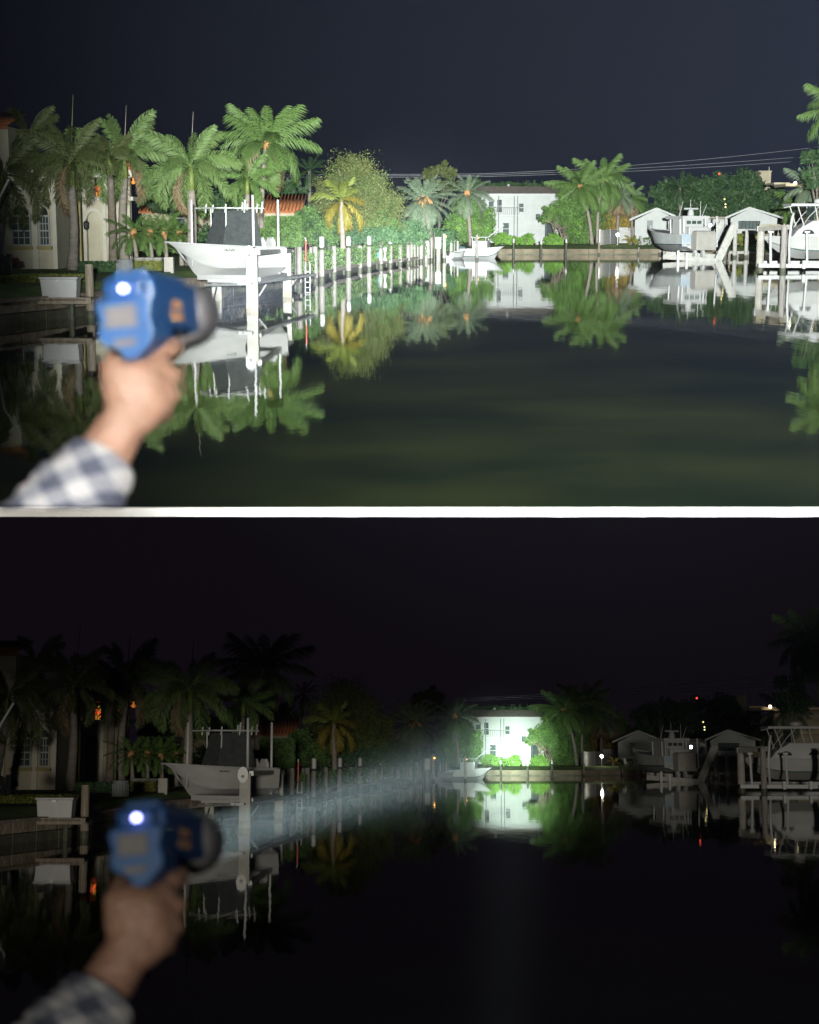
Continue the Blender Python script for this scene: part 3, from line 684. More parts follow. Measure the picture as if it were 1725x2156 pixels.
for i, (px, py) in enumerate(((1526, 419), (1528, 430), (1528, 436))):
    lamp('window_light', ('topmost', 'middle', 'lowest')[i] + ' of three small yellow lights among the dark trees', px, py, 226, 0.11, glow('dim_yellow', (1, .85, .35), 1.6))
lamp('work_light', 'white work light shining behind the cabin of the stern-on boat', 1496, 474, 192, 0.2, E_COOL)
lamp('deck_light', 'white lamp at the bow of the stern-on boat', 1397, 494, 160, 0.09, E_WHITE)
lamp('post_light', 'small warm lamp on the tan mooring post', 938.5, 498, 147.6, 0.08, E_AMB)
# power lines
M_WIRE = mat('wire', (0.30, 0.31, 0.33), 0.5, 0.1, 3)
for i, (ya, ym, yb) in enumerate(((366, 352, 309), (369, 356, 327), (372, 362, 336))):
    pts = [P(560 + (1900 - 560) * s / 24, 0, 1) for s in range(25)]; pts = []
    for s in range(33):
        u = s / 32; px = 560 + (1950 - 560) * u
        if px < 1000: py = ya + 2 * (1000 - px) / 440
        else: q = (px - 1000) / 725; py = ya + (ym - ya) * q * 1.2 * (1 - q) * 1.5 + (yb - ya) * q * q
        pts.append(P(px, py, 275))
    T = MB().tube(pts, 0.028, 5).build('power_line', M_WIRE, org=pts[0])
    tag(T, ('highest', 'middle', 'lowest')[i] + ' of the three thin power lines across the night sky', 'power line', 'power lines')
p_ = P(893, 371, 268); T = thing('utility_pole', 'thin utility pole behind the date palms', 'pole', (p_.x, p_.y, ZB))
MB().tube([(p_.x, p_.y, ZB), p_], [0.17, 0.12], 8).build('pole', M_WOODG, T); MB().beam(p_ + Vector((-.6, -.1, -.3)), p_ + Vector((.6, -.1, -.3)), .1, .12).build('crossarm', M_WOODG, T)

# ------------------------------------------------------------------ boats
def hull_mesh(L, beam, D, sheer, t0=0.45, chine=0.36, dead=0.16, rake=0.5, f0=0.62):
    """stations from the stern (x=0) to the bow (x=L); returns builders for topsides, bottom, rail, deck"""
    N = 18; st = []
    for i in range(N + 1):
        t_ = i / N; k = max(0.0, (t_ - t0) / (1 - t0)); wg = beam / 2 * (1 - k ** 2.4) * (0.94 + 0.06 * min(1, t_ * 3)) + 0.015
        wc = beam / 2 * 0.86 * (1 - min(1, k * 1.06) ** 1.7) + 0.008
        zg = D + sheer * t_ ** 1.8; fore = max(0, (t_ - f0) / (1 - f0))
        zk = zg * 0.80 * fore ** 2.6; zc = D * chine + (zg * 0.92 - D * chine) * fore ** 1.9 * 0.85 + 0.02
        zc = max(zc, zk + 0.01); x = t_ * (L - rake * 0) ; xg = x; xk = x - rake * fore ** 1.5 * 0.9; xc = x - rake * 0.5 * fore ** 1.5
        st.append((xk, zk, xc, wc, zc, xg, wg, zg))
    return st
def boat(name, label, loc, rz, L, beam, D, sheer, top_m, bot_m, stripe=None, **kw):
    T = thing(name, label, 'boat', loc, rz, group='boats kept along the canal', local=True)
    st = hull_mesh(L, beam, D, sheer, **kw); N = len(st) - 1
    def strip(fa, fb, nm, m_, both=True, par=None):
        m = MB()
        for sgn in (1, -1):
            n0 = len(m.v)
            for s in st: m.v.append(fa(s, sgn)); m.v.append(fb(s, sgn))
            for i in range(N): q = n0 + 2 * i; m.f.append((q, q + 1, q + 3, q + 2))
        return m.build(nm, m_, T, smooth=True)
    keel = lambda s, g_: (s[0], 0.0, s[1]); ch = lambda s, g_: (s[2], g_ * s[3], s[4]); gu = lambda s, g_: (s[5], g_ * s[6], s[7])
    def mid(f): return lambda s, g_: tuple(ch(s, g_)[j] * (1 - f) + gu(s, g_)[j] * f for j in range(3))
    m = MB()
    hullm = MB()
    for sgn in (1, -1):
        n0 = len(hullm.v); rows = [ch, mid(0.33), mid(0.66), gu]
        for s in st:
            for k, fn in enumerate(rows):
                p = list(fn(s, sgn)); fl = (-0.05, -0.06, -0.03, 0)[k] * beam / 2 * 0.5 * (s[6] > 0.1); 
                if k in (1, 2): p[1] += sgn * abs(fl) * 0.6
                hullm.v.append(tuple(p))
        for i in range(N):
            for k in range(3): q = n0 + 4 * i + k; hullm.f.append((q, q + 1, q + 5, q + 4))
    s = st[0]; n0 = len(hullm.v)
    hullm.v += [keel(s, 1), ch(s, 1), gu(s, 1), gu(s, -1), ch(s, -1)]; hullm.f.append((n0, n0 + 1, n0 + 2, n0 + 3, n0 + 4))
    h = sub(hullm.build('hull', top_m, T, smooth=False), T)
    for p in h.data.polygons: p.use_smooth = len(p.vertices) == 4
    strip(keel, ch, 'hull_bottom', bot_m)
    strip(lambda s, g_: (ch(s, g_)[0], ch(s, g_)[1] + g_ * .012, ch(s, g_)[2] + .0), lambda s, g_: (mid(.08)(s, g_)[0], mid(.08)(s, g_)[1] + g_ * .03, mid(.08)(s, g_)[2]), 'boot_stripe', stripe or M_GREYF)
    for sgn in (1, -1):
        MB().tube([Vector(gu(q, sgn)) + Vector((0, sgn * 0.015, -0.02)) for q in st], 0.035, 6).build('rub_rail', M_GREYF if top_m is M_HULL else M_TRIM, T, smooth=True)
    m = MB(); n0 = 0
    for q in st: m.v += [(q[5], q[6] * 0.97, q[7] - 0.05), (q[5], -q[6] * 0.97, q[7] - 0.05)]
    for i in range(N): m.f.append((2 * i, 2 * i + 1, 2 * i + 3, 2 * i + 2))
    m.build('deck', M_WHITE, T)
    return T, st
# --- centre console boat on the left lift
yaw = math.atan2(-0.643, -0.766)
bx, by, bz = P(574, 540, 67.0).x, 67.0, 0.84
T, st = boat('center_console_boat', 'white open boat with a charcoal covered console on the left lift', (bx, by, bz), yaw, 5.05, 2.15, 1.32, 0.22, M_HULL, M_HULL, M_GREYF, rake=0.85, f0=0.56)
def ttop(T, x0, x1, wd, z0, z1, m_, frame_m, leg_x, legs_y=0.55, tilt=0.0, thick=0.06, legr=0.03, yo=0.0):
    top = sub(MB().box(((x0 + x1) / 2, yo, z1), (x1 - x0, wd, thick)).build('t_top', m_, T, bevel=0.02), T)
    for sgn in (1, -1):
        MB().tube([(x0 - .02, sgn * wd / 2 + yo, z1), (x1 + .02, sgn * wd / 2 + yo, z1)], 0.035, 6).build('top_rail', frame_m, T)
        for x in leg_x: MB().tube([(x, sgn * legs_y + yo, z0), (x + tilt, sgn * (legs_y + .05) + yo, z1)], legr, 6).build('top_leg', frame_m, T)
    return top
tt = ttop(T, 0.95, 3.15, 1.5, 1.3, 2.84, M_WHITE, M_PVC, (1.3, 2.6), 0.5)
m = MB(); n0 = 0
for z, x0, x1, w_ in ((1.26, 0.95, 2.85, 0.64), (1.7, 1.0, 2.75, 0.62), (2.2, 1.04, 2.6, 0.56), (2.63, 1.1, 2.5, 0.52), (2.76, 1.15, 2.45, 0.48)):
    m.v += [(x0, -w_, z), (x1, -w_, z), (x1, w_, z), (x0, w_, z)]
for i in range(4):
    for j in range(4): q = 4 * i; m.f.append((q + j, q + (j + 1) % 4, q + 4 + (j + 1) % 4, q + 4 + j))
m.f += [(3, 2, 1, 0), (16, 17, 18, 19)]
m.build('console_cover', M_MESH, T, bevel=0.03)
for i, (x, y, h) in enumerate(((0.75, 0.7, .38), (0.75, .35, .3), (0.75, -.35, .3), (0.75, -0.7, .38), (1.6, .72, .45), (2.5, .7, .28), (2.5, -.7, .28), (2.7, .1, .25))):
    MB().tube([(x + .25, y, 2.66), (x + .2, y, 2.66 + h + .06)], 0.034, 7).build('rod_holder', M_PVC, T)
for y in (-0.42, 0.28):
    MB().tube([(0.28, y - .26, 1.18), (0.28, y - .26, 1.48), (0.28, y - .16, 1.64), (0.28, y + .16, 1.64), (0.28, y + .26, 1.48), (0.28, y + .26, 1.18)], 0.06, 6).build('seat_frame', M_GREYF, T)
    MB().prism([(y + .26 * math.cos(t_), 1.38 + .27 * math.sin(t_)) for t_ in [math.pi * k / 10 for k in range(11)]] + [(y - .26, 1.13), (y + .26, 1.13)], lambda u, w_: (0.22, u, w_), lambda u, w_: (0.36, u, w_)).build('seat_back', M_GREYF, T, bevel=0.02)
# hull script (illegible in the photograph): a short row of dark strokes
for sgn in (1,):
    for k in range(7):
        s0 = st[9]; x = 2.55 + k * 0.075
        MB().beam((x, sgn * (s0[6] - 0.028), 1.17 + (0.02 if k % 3 == 0 else 0)), (x + 0.04, sgn * (s0[6] - 0.026), 1.22 + (0.03 if k % 2 else 0)), 0.03, 0.018).build('hull_lettering', M_DARKM, T)
for sgn, y in ((1, 0.0),):                           # outboard cowl at the stern
    MB().box((-0.28, 0, 0.95), (0.42, 0.42, 0.55)).build('outboard_cowl', M_GREYF, T, bevel=0.08); MB().box((-0.25, 0, 0.3), (0.22, 0.16, 0.8)).build('outboard_leg', M_GREYF, T)
# --- its lift
def piling_at(T, px, Y, wpx, ytop, m_, name='piling', zb=-0.6, square=True, mw=None):
    k = mpp(Y); w_ = wpx * k; c = P(px, ytop, Y)
    if square: o = MB().box((c.x, Y, (c.z + zb) / 2), (w_, w_, c.z - zb)).build(name, m_, T, bevel=0.02)
    else: o = MB().tube([(c.x, Y, zb), (c.x, Y, (zb + c.z) / 2), (c.x, Y, c.z)], [w_ / 2 * 1.06, w_ / 2, w_ / 2 * .96], 10).build(name, m_, T, smooth=False)
    if mw: MB().box((c.x, Y, 0.13), (w_ * 1.03, w_ * 1.03, 0.30)).build('tide_stain', mw, T) if square else MB().tube([(c.x, Y, -0.02), (c.x, Y, 0.26)], w_ / 2 * 1.05, 10).build('tide_stain', mw, T)
    return o
org = P(530, 645, 60.0); org.z = 0
T = thing('boat_lift', 'white concrete piling boat lift under the centre console boat', 'boat lift', org)
M_TIDE = mat('tide_mark', (0.30, 0.28, 0.22), 0.7, 0.4, 3)
piling_at(T, 530.5, 60.0, 24, 531, M_CONCW, mw=M_TIDE); piling_at(T, 604.5, 70.0, 18, 530, M_CONCW, mw=M_TIDE)
piling_at(T, 457, 66.5, 20, 592, M_CONCW, mw=M_TIDE); piling_at(T, 356, 72, 20, 541, M_CONC, mw=M_TIDE)
a_, b_ = P(543, 531, 60.0), P(612, 528, 70.0); MB().beam(a_, b_, 0.16, 0.17).build('top_beam', M_ALU, T)
c_ = P(525, 534, 59.75)
MB().prism([(0.20 * math.cos(t_), 0.30 * math.sin(t_)) for t_ in [2 * math.pi * k / 16 for k in range(16)]], lambda u, w_: (c_.x + u, 59.70, c_.z + w_), lambda u, w_: (c_.x + u, 59.78, c_.z + w_)).build('winch_plate', M_WHITE, T)
MB().prism([(0.06 * math.cos(t_), 0.06 * math.sin(t_)) for t_ in [2 * math.pi * k / 12 for k in range(12)]], lambda u, w_: (c_.x + u, 59.64, c_.z + w_ - .06), lambda u, w_: (c_.x + u, 59.70, c_.z + w_ - .06)).build('winch_axle', M_DARKM, T)
for a_, b_, w_, h_ in ((P(420, 583, 62.3), P(520, 585, 60.6), .22, .2), (P(440, 590, 61.5), P(522, 592, 60.4), .16, .14), (P(543, 588, 60.4), P(600, 578, 68.5), .2, .14), (P(500, 574, 66), P(600, 570, 68.6), .14, .12)):
    MB().beam(a_, b_, w_, h_).build('cradle_beam', M_WHITE, T)
cw = sub(MB().beam(P(515, 597, 59.5), P(655, 578, 71.5), 0.5, 0.09).build('catwalk', M_ALU, T), T)
MB().beam(P(440, 600, 62.0), P(520, 598, 59.6), 0.4, 0.09).build('catwalk', M_ALU, T)
MB().tube([P(546, 622, 60.2), P(560, 600, 60.8)], 0.035, 6).build('brace', M_PVC, T); MB().tube([P(612, 604, 69.8), P(624, 588, 70.6)], 0.035, 6).build('brace', M_PVC, T)
for px, y0, y1, Y in ((403, 421, 560, 64.2), (532, 410, 520, 60.6), (585, 420, 578, 66.6)):
    MB().tube([P(px + 2.5, y1, Y), P(px, y0, Y)], 0.052, 10).build('guide_pole', M_PVC, T, smooth=True)
for px, py in ((448, 605), (480, 602)): MB().tube([P(px, py + 35, 63), P(px + 8, py, 62.5)], 0.03, 6).build('cable', M_DARKM, T)
# ladder
a_ = P(648, 580, 73.0); T = thing('dock_ladder', 'white tube ladder hanging off the end of the catwalk', 'ladder', (a_.x, a_.y, 0))
for dx in (-5, 5): MB().tube([P(648 + dx, 625, 73), P(648 + dx, 562, 73), P(648 + dx * .8, 552, 73.1), P(648 + dx * .8, 552, 73.5), P(648 + dx * .8, 575, 73.5)], 0.028, 6).build('rail', M_PVC, T, smooth=True)
for k in range(5): MB().tube([P(643, 572 + k * 11, 73), P(653, 572 + k * 11, 73)], 0.025, 6).build('rung', M_PVC, T)
a_ = P(644, 545, 74.5); T = thing('boat_hook', 'thin red pole standing by the ladder', 'pole', (a_.x, a_.y, 0.4))
MB().tube([P(644, 575, 74.5), P(644, 507, 74.5)], 0.035, 6).build('pole', M_RED, T); MB().tube([P(644, 507, 74.5), P(643, 500, 74.5)], 0.03, 6).build('tip', M_TRIM, T)
# --- boat seen stern-on, on its lift
sx0 = P(1468, 520, 149).x
T, st = boat('hardtop_boat', 'stern-on boat with a beige engine cover and open radar bar', (sx0, 149.5, 0.80), math.atan2(0.94, -0.34), 8.6, 3.15, 1.55, 0.55, M_GREYH, M_GREYH, M_STRIPE, rake=1.0)
MB().box((-0.03, 0, 1.0), (0.08, 2.95, 1.15)).build('transom', M_BLUEH, T, bevel=0.05); MB().box((-0.10, 0.95, 0.62), (0.06, 0.8, 0.32)).build('transom_panel', M_WHITE, T)
for k in range(6): MB().box((-0.14, 0.70 + k * 0.07, 0.60 + 0.02 * (k % 2)), (0.02, 0.05, 0.06)).build('transom_lettering', M_STRIPE, T)
m = MB()                                              # sagging engine cover
for i, (x0, x1, w_, z) in enumerate(((-1.15, -0.12, 1.02, 0.10), (-1.2, -0.1, 1.06, 0.8), (-1.18, -0.1, 1.04, 1.5), (-1.05, -0.15, 0.98, 1.80), (-0.9, -0.3, 0.85, 1.87))):
    m.v += [(x0, -w_ - .42, z), (x1, -w_ - .42, z), (x1, w_ - .42, z), (x0, w_ - .42, z)]
for i in range(4):
    for j in range(4): q = 4 * i; m.f.append((q + j, q + (j + 1) % 4, q + 4 + (j + 1) % 4, q + 4 + j))
m.f += [(3, 2, 1, 0), (16, 17, 18, 19)]
m.build('engine_cover', M_BEIGE, T, bevel=0.08)
for y in (0.45, -0.35):
    O = sub(MB().box((-0.62, y, -0.18), (0.42, 0.26, 0.62)).build('outboard_leg', M_WHITE, T, bevel=0.05), T)
    MB().lathe([(0.05, -0.12), (0.13, 0.0), (0.13, 0.3), (0.04, 0.42)], (-0.85, y, -0.42), 10).build('gearcase', M_WHITE, O, org=T['_org'], smooth=True)
    for k in range(3): MB().beam((-0.95, y, -0.3), (-0.95, y + .26 * math.cos(k * 2.09), -0.3 + .26 * math.sin(k * 2.09)), .12, .05).build('propeller_blade', M_ALU, O, org=T['_org'])
tt = ttop(T, 0.9, 4.2, 2.75, 1.5, 3.05, M_WHITE, M_PVC, (1.1, 1.8, 3.6), 1.1, 0.05, 0.3, 0.085, yo=-0.45)
MB().box((2.4, -.45, 2.15), (2.2, 2.1, 1.6)).build('console_enclosure', M_WHITE, T, bevel=0.08)
for k in (-0.55, 0.0, 0.55): MB().box((1.27, k - .45, 2.62), (0.04, 0.42, 0.30)).build('enclosure_window', M_GLASSG, T)
MB().box((0.8, -.45, 1.85), (0.8, 2.0, 0.7)).build('helm_seat', M_WHITE, T, bevel=0.06)
MB().lathe([(0.32, 0.0), (0.28, 0.3), (0.2, 0.55)], (1.9, -.45, 3.22), 10).build('radar_pedestal', M_WHITE, T); MB().box((1.9, -.45, 3.86), (0.22, 1.45, 0.16)).build('radar_bar', M_WHITE, T, bevel=0.04)
for y, h, d in ((1.1, 1.25, -.35), (-1.1, 1.35, .0), (-0.05, 1.5, 0), (-1.3, 1.1, -.45)): MB().tube([(2.1, y - .45, 3.2), (2.1, y + d - .45, 3.2 + h)], [0.035, 0.015], 6).build('antenna', M_PVC, T)
for s_ in (1, -1): MB().tube([(0.8, s_ * 1.2 - .4, 3.0), (0.3, s_ * 1.2 - .3, 1.55)], 0.045, 6).build('support_strut', M_PVC, T)
for k in range(5):                                    # bow rail
    q = st[11 + k]; MB().tube([(q[5], q[6], q[7]), (q[5], q[6] * .97, q[7] + .45)], 0.02, 5).build('rail_stanchion', M_PVC, T)
org = P(1515, 545, 147); org.z = 0
T = thing('boat_lift', 'white steel lift with slanting arms beside the stern-on boat', 'boat lift', org)
for (a_, b_, w_) in ((P(1512, 548, 146.6), P(1548, 471, 146.6), 0.66), (P(1497, 505, 158), P(1522, 466, 158), 0.5)): MB().beam(a_, b_, w_ * .6, w_).build('lift_arm', M_CONCW, T)
for (a_, b_) in ((P(1396, 540, 146), P(1512, 549, 146)), (P(1402, 534, 152), P(1512, 540, 152))): MB().beam(a_, b_, .35, .42).build('cradle_beam', M_CONCW, T)
for px, py in ((1428, 531), (1446, 536)): MB().box(tuple(P(px, py + 10, 145.6)), (0.22, 0.22, 1.15)).build('bumper_post', M_PVC, T)
for px, Y in ((1399, 152), (1511, 147), (1526, 160)): piling_at(T, px, Y, 5, 528, M_WOODG, mw=M_WOODW)
MB().tube([P(1485, 520, 150.5), P(1485, 453, 150.5)], 0.05, 6).build('guide_pole', M_PVC, T); MB().tube([P(1510, 520, 147.5), P(1510, 455, 147.5)], 0.08, 6).build('guide_pole', M_PVC, T)

# --- big boat at the right edge
T, st = boat('cabin_cruiser', 'large white cabin boat with hardtop on the right-hand lift', (P(1862, 520, 114.5).x, 114.5, 0.78), math.atan2(-0.05, -0.998), 8.7, 2.7, 1.45, 0.15, M_HULL, M_HULL, M_STRIPE, rake=0.3, t0=0.66)
m = MB()
for x0, x1, w_, z in ((1.2, 7.0, 1.12, 1.35), (1.4, 6.4, 1.04, 2.05), (1.6, 5.4, 0.96, 2.62)): m.v += [(x0, -w_, z), (x1, -w_, z), (x1, w_, z), (x0, w_, z)]
for i in range(2):
    for j in range(4): q = 4 * i; m.f.append((q + j, q + (j + 1) % 4, q + 4 + (j + 1) % 4, q + 4 + j))
m.f += [(3, 2, 1, 0), (8, 9, 10, 11)]
m.build('cabin', M_WHITE, T, bevel=0.06)
MB().prism([(5.75 + .42 * math.cos(t_), 1.72 + .30 * math.sin(t_)) for t_ in [math.pi * k / 10 for k in range(11)]], lambda u, w_: (u, 1.16, w_), lambda u, w_: (u, 1.02, w_)).build('cabin_window', M_GLASS, T)
MB().prism([(3.4 + .7 * math.cos(t_), 1.75 + .34 * math.sin(t_)) for t_ in [math.pi * k / 10 for k in range(11)]], lambda u, w_: (u, 1.15, w_), lambda u, w_: (u, 1.0, w_)).build('cabin_window', M_GLASS, T)
ht = sub(MB().box((4.4, 0, 3.70), (5.2, 2.2, 0.2)).build('hardtop', M_WHITE, T, bevel=0.05), T)
m = MB().tube([(6.9, 1.05, 3.62), (7.5, 1.0, 3.5)], 0.03, 6).build('visor_rail', M_PVC, T)
MB().lathe([(0.38, 0), (0.42, 0.1), (0.38, 0.26), (0.2, 0.33)], (4.7, 0, 3.82), 12).build('radar_dome', M_WHITE, T, smooth=True)
for s_ in (1, -1):
    for xa_, xb_ in ((5.9, 6.5), (4.9, 5.3), (3.6, 4.0), (2.2, 2.4)): MB().tube([(xa_, s_ * 0.98, 1.9), (xb_, s_ * 1.0, 3.6)], 0.04, 6).build('hardtop_leg', M_PVC, T)
    MB().tube([(6.3, s_ * 0.98, 2.0), (5.7, s_ * 1.0, 2.9), (5.0, s_ * 1, 3.6)], 0.03, 6).build('windscreen_frame', M_ALU, T)
MB().box((5.3, 0, 3.1), (0.05, 1.8, 0.9)).build('windscreen', M_GLASSG, T)
for k in range(7): MB().tube([(6.6 + k * .28, 1.15 - k * .11, 1.55), (6.6 + k * .28, 1.12 - k * .11, 2.0)], 0.016, 5).build('rail_stanchion', M_ALU, T)
org = P(1652, 567, 110); org.z = 0
T = thing('boat_lift', 'wooden piling boat lift under the large cabin boat', 'boat lift', org)
piling_at(T, 1652.5, 109.5, 13, 476, M_WOODG, square=False, mw=M_WOODW); piling_at(T, 1603, 113.5, 16, 484, M_CONC, square=False, mw=M_WOODW); piling_at(T, 1604, 122, 11, 500, M_WOODG, square=False); piling_at(T, 1780, 110, 15, 476, M_WOODG, square=False)
MB().beam(P(1597, 559, 110.6), P(1790, 560, 110.6), 0.3, 0.26).build('cradle_beam', M_WHITE, T); MB().beam(P(1597, 553, 121), P(1790, 553, 121), 0.3, 0.26).build('cradle_beam', M_WHITE, T)
MB().beam(P(1598, 482, 113.3), P(1660, 478, 109.9), 0.3, 0.32).build('top_beam', M_CONC, T)
pb(MB(), 1595, 475, 1612, 487, 113.1, 0.6).build('motor_housing', M_WHITE, T, bevel=0.05)
for px in (1623, 1700): MB().tube([P(px, 556, 110.8), P(px, 490, 110.8)], 0.09, 8).build('guide_pole', M_PVC, T); MB().box(tuple(P(px, 488, 110.8)), (0.36, 0.2, 0.12)).build('guide_cap', M_PVC, T)
MB().tube([P(1662, 556, 109.8), P(1663, 500, 109.8), P(1668, 462, 109.8), P(1672, 448, 109.8)], 0.09, 8).build('guide_pole', M_PVC, T, smooth=True)
for px in (1693, 1750): MB().box(tuple(P(px, 557, 110.2)), (0.2, 0.2, 0.55)).build('bumper_post', M_PVC, T)

# --- moored boats at the end of the long dock
T, st = boat('moored_cruiser', 'white moored boat with a dark cover and slanting boom near the seawall', (P(972, 545, 158).x, 158, -0.22), math.atan2(-0.25, 0.97), 4.2, 1.9, 1.15, 0.25, M_WHITE, M_WHITE, M_STRIPE, rake=0.6)
MB().box((1.9, 0, 1.55), (1.5, 1.3, 0.75)).build('cabin', M_WHITE, T, bevel=0.08); MB().box((1.9, 0, 2.25), (1.7, 1.4, 0.07)).build('cabin_top', M_WHITE, T, bevel=0.02)
for x in (1.2, 2.5):
    for s_ in (1, -1): MB().tube([(x, s_ * .6, 1.5), (x, s_ * .62, 2.25)], 0.035, 6).build('top_leg', M_PVC, T)
MB().tube([(2.6, -.2, 2.2), (4.2, -.2, 3.4)], 0.045, 6).build('boom', M_PVC, T)
m = MB(); m.v = [(-0.5, -.6, 0.3), (-0.3, -.6, 1.45), (0.5, -.6, 1.35), (0.1, -.6, 0.3), (-0.5, .6, 0.3), (-0.3, .6, 1.45), (0.5, .6, 1.35), (0.1, .6, 0.3)]
m.f = [(0, 1, 2, 3), (7, 6, 5, 4), (0, 4, 5, 1), (1, 5, 6, 2), (2, 6, 7, 3), (3, 7, 4, 0)]
m.build('dark_cover', mat('dark_teal_canvas', (0.05, 0.09, 0.10), 0.8, 0.3, 4), T, bevel=0.04)
MB().lathe([(0.05, -.06), (0.09, 0), (0.05, .06)], (1.75, -.5, 2.2), 8).build('cabin_light', E_AMB, T)
T, st = boat('skiff', 'small white skiff moored left of the boat with the slanting boom', (P(946, 546, 152).x, 153.5, -0.15), math.atan2(0.8, 0.6), 2.6, 1.2, 0.75, 0.2, M_WHITE, M_WHITE, M_STRIPE, rake=0.3)
MB().box((1.0, 0, 0.72), (0.25, 1.0, 0.06)).build('thwart', M_WOOD, T); MB().box((-.12, 0, .7), (.25, .22, .4)).build('outboard_cowl', M_DARKM, T, bevel=.05)

# ------------------------------------------------------------------ docks and pilings
DK = [(618, 76), (664, 89), (703, 99), (758, 112), (802, 121.5), (850, 131), (885, 141)]
dp = [Vector((P(px, 545, Y).x, Y, 0.47)) for px, Y in DK]
T = thing('piling_dock', 'long grey plank dock running back along the left bank', 'dock', dp[0])
for a_, b_ in zip(dp, dp[1:]):
    d = (b_ - a_).normalized(); sd = Vector((-d.y, d.x, 0)); L = (b_ - a_).length; k = max(3, int(L / 0.75))
    for i in range(k):
        c_ = a_ + d * (L * (i + .5) / k) + sd * 0.75
        MB().box(c_, (L / k - 0.05, 1.5, 0.07), math.atan2(d.y, d.x)).build('plank', M_DECK, T)
    MB().beam(a_ + Vector((0, 0, -.11)) + d * .03 + sd * .04, b_ + Vector((0, 0, -.11)) - d * .03 + sd * .04, 0.08, 0.14).build('stringer', M_DECK, T)
def mooring(label, px, Y, ytop, wpx, m_=None, cap=None, name='mooring_piling', group='pilings along the left dock', neck=0.0):
    k = mpp(Y); r_ = wpx * k / 2; c = P(px, ytop, Y); T = thing(name, label, 'piling', (c.x, Y, 0), group=group)
    zt = c.z
    lean = rnd.uniform(-.02, .02)
    MB().tube([(c.x, Y, -.6), (c.x + lean * .5, Y, zt * .5), (c.x + lean, Y, zt - neck)], [r_ * 1.05, r_, r_ * .95], 10).build('post', m_ or M_WOODG, T)
    MB().tube([(c.x, Y, -.03), (c.x, Y, 0.22 + rnd.uniform(0, .08))], r_ * 1.06, 10).build('tide_stain', M_WOODW, T)
    if cap:
        MB().tube([(c.x + lean, Y, zt - neck), (c.x + lean, Y, zt - neck * .85)], r_ * .6, 8).build('neck', M_WOODW, T)
        MB().tube([(c.x + lean, Y, zt - neck * .82), (c.x + lean, Y, zt - .06), (c.x + lean, Y, zt)], [r_ * .95, r_ * .95, r_ * .3], 10).build('cap', M_PVC, T)
ords = ['nearest', 'second nearest', 'third nearest', 'fourth nearest', 'fifth nearest', 'sixth nearest']
for i, (px, Y) in enumerate(((630, 79.5), (664, 89), (703, 99), (758, 112), (802, 121.5), (843, 130))):
    mooring(f'{ords[i]} of the plain grey posts along the long dock', px, Y, 520 - i * 1.0, 11.6 - i * .6)
for i, (px, Y) in enumerate(((677, 90), (733.5, 104), (777, 115), (822, 125), (860, 134))):
    mooring(f'{ords[i]} of the white-topped posts along the long dock', px, Y, 497 - i * 0.3, 11.2 - i * .7, cap=True, neck=0.75)
    
for i, (px, Y) in enumerate(((622, 80), (655, 91), (694, 102), (724, 108), (750, 115), (769, 119), (794, 124), (814, 129), (836, 134))):
    mooring(f"{(ords + ['seventh nearest', 'eighth nearest', 'ninth nearest'])[i]} of the landward posts of the long dock", px, Y, 521 - i * 0.8, 7.5 - i * .4, (M_WOODW, M_WOODG)[i % 2], group='posts on the landward side of the dock')
for i, (px, Y, yt) in enumerate(((867, 136.5, 503), (880, 140, 508), (893, 142.5, 499), (903, 143.5, 510), (909, 146, 502), (927, 151, 509), (964, 156, 507))):
    mooring(f"{(ords + ['seventh nearest'])[i]} of the thin crowded posts past the long dock", px, Y, yt, 4.6, (M_CONC, M_WOODG, M_WOODW)[i % 3], group='crowded posts beyond the long dock')
for lab, px, Y, yt, w_, m_ in (('pale grey post at the far end of the long dock', 873, 138.5, 497, 6, M_WOODG), ('whitish post next to the far end of the long dock', 887, 141, 500, 7, M_CONC),
                               ('tall dark post between the white dock boxes', 915, 145, 488, 4.5, M_WOODW), ('tan mooring post carrying a small warm lamp', 936, 148, 492, 7, M_CONC),
                               ('grey mooring post in front of the cabin of the moored boat', 1005, 150, 494, 5.5, M_WOODG), ('thin post behind the skiff', 957, 160, 505, 3.5, M_WOODG),
                               ('brown post at the corner of the white board fence', 1262, 179, 510, 5, M_WOOD), ('short post at the left end of the right seawall dock', 1345, 180, 520, 3.5, M_WOODG), ('tan post beside the garden chairs', 1391, 179, 505, 6, M_CONC),
                               ('squared brown timber piling beside the white dock box', 187.5, 53.2, 556, 18, M_WOOD)):
    mooring(lab, px, Y, yt, w_, m_, group=None)
for i, (px, yt) in enumerate(((1082, 502), (1140, 505), (1192.5, 502))):
    mooring(('left', 'middle', 'right')[i] + ' of three white-topped pilings before the white house', px, 171, yt, 4.6, M_WOODW, cap=True, name='mooring_piling', group='pilings before the white house', neck=0.55)
for lab, px, py, Y, w_, h_ in (('white dock box right of the dark post', 923, 512, 149, 12, 22), ('pale green dock box behind the skiff', 948, 517, 162, 9, 22), ('whitish dock box among the crowded posts', 898, 520, 146, 9, 22)):
    c_ = P(px, py, Y); k = mpp(Y); T = thing('dock_box', lab, 'box', (c_.x, Y, c_.z - h_ * k / 2))
    MB().box(c_, (w_ * k, .6, h_ * k)).build('box_body', M_PVC if 'green' not in lab else mat('pale_green_paint', (.5, .58, .5), .7, .1, 2), T, bevel=.02); MB().box(c_ + Vector((0, 0, h_ * k / 2 + .04)), (w_ * k * 1.08, .68, .08)).build('lid', M_PVC, T)
    MB().box((c_.x, Y, (c_.z - h_ * k / 2) / 2), (w_ * k * .6, .4, max(.1, c_.z - h_ * k / 2))).build('stand', M_WOODG, T)
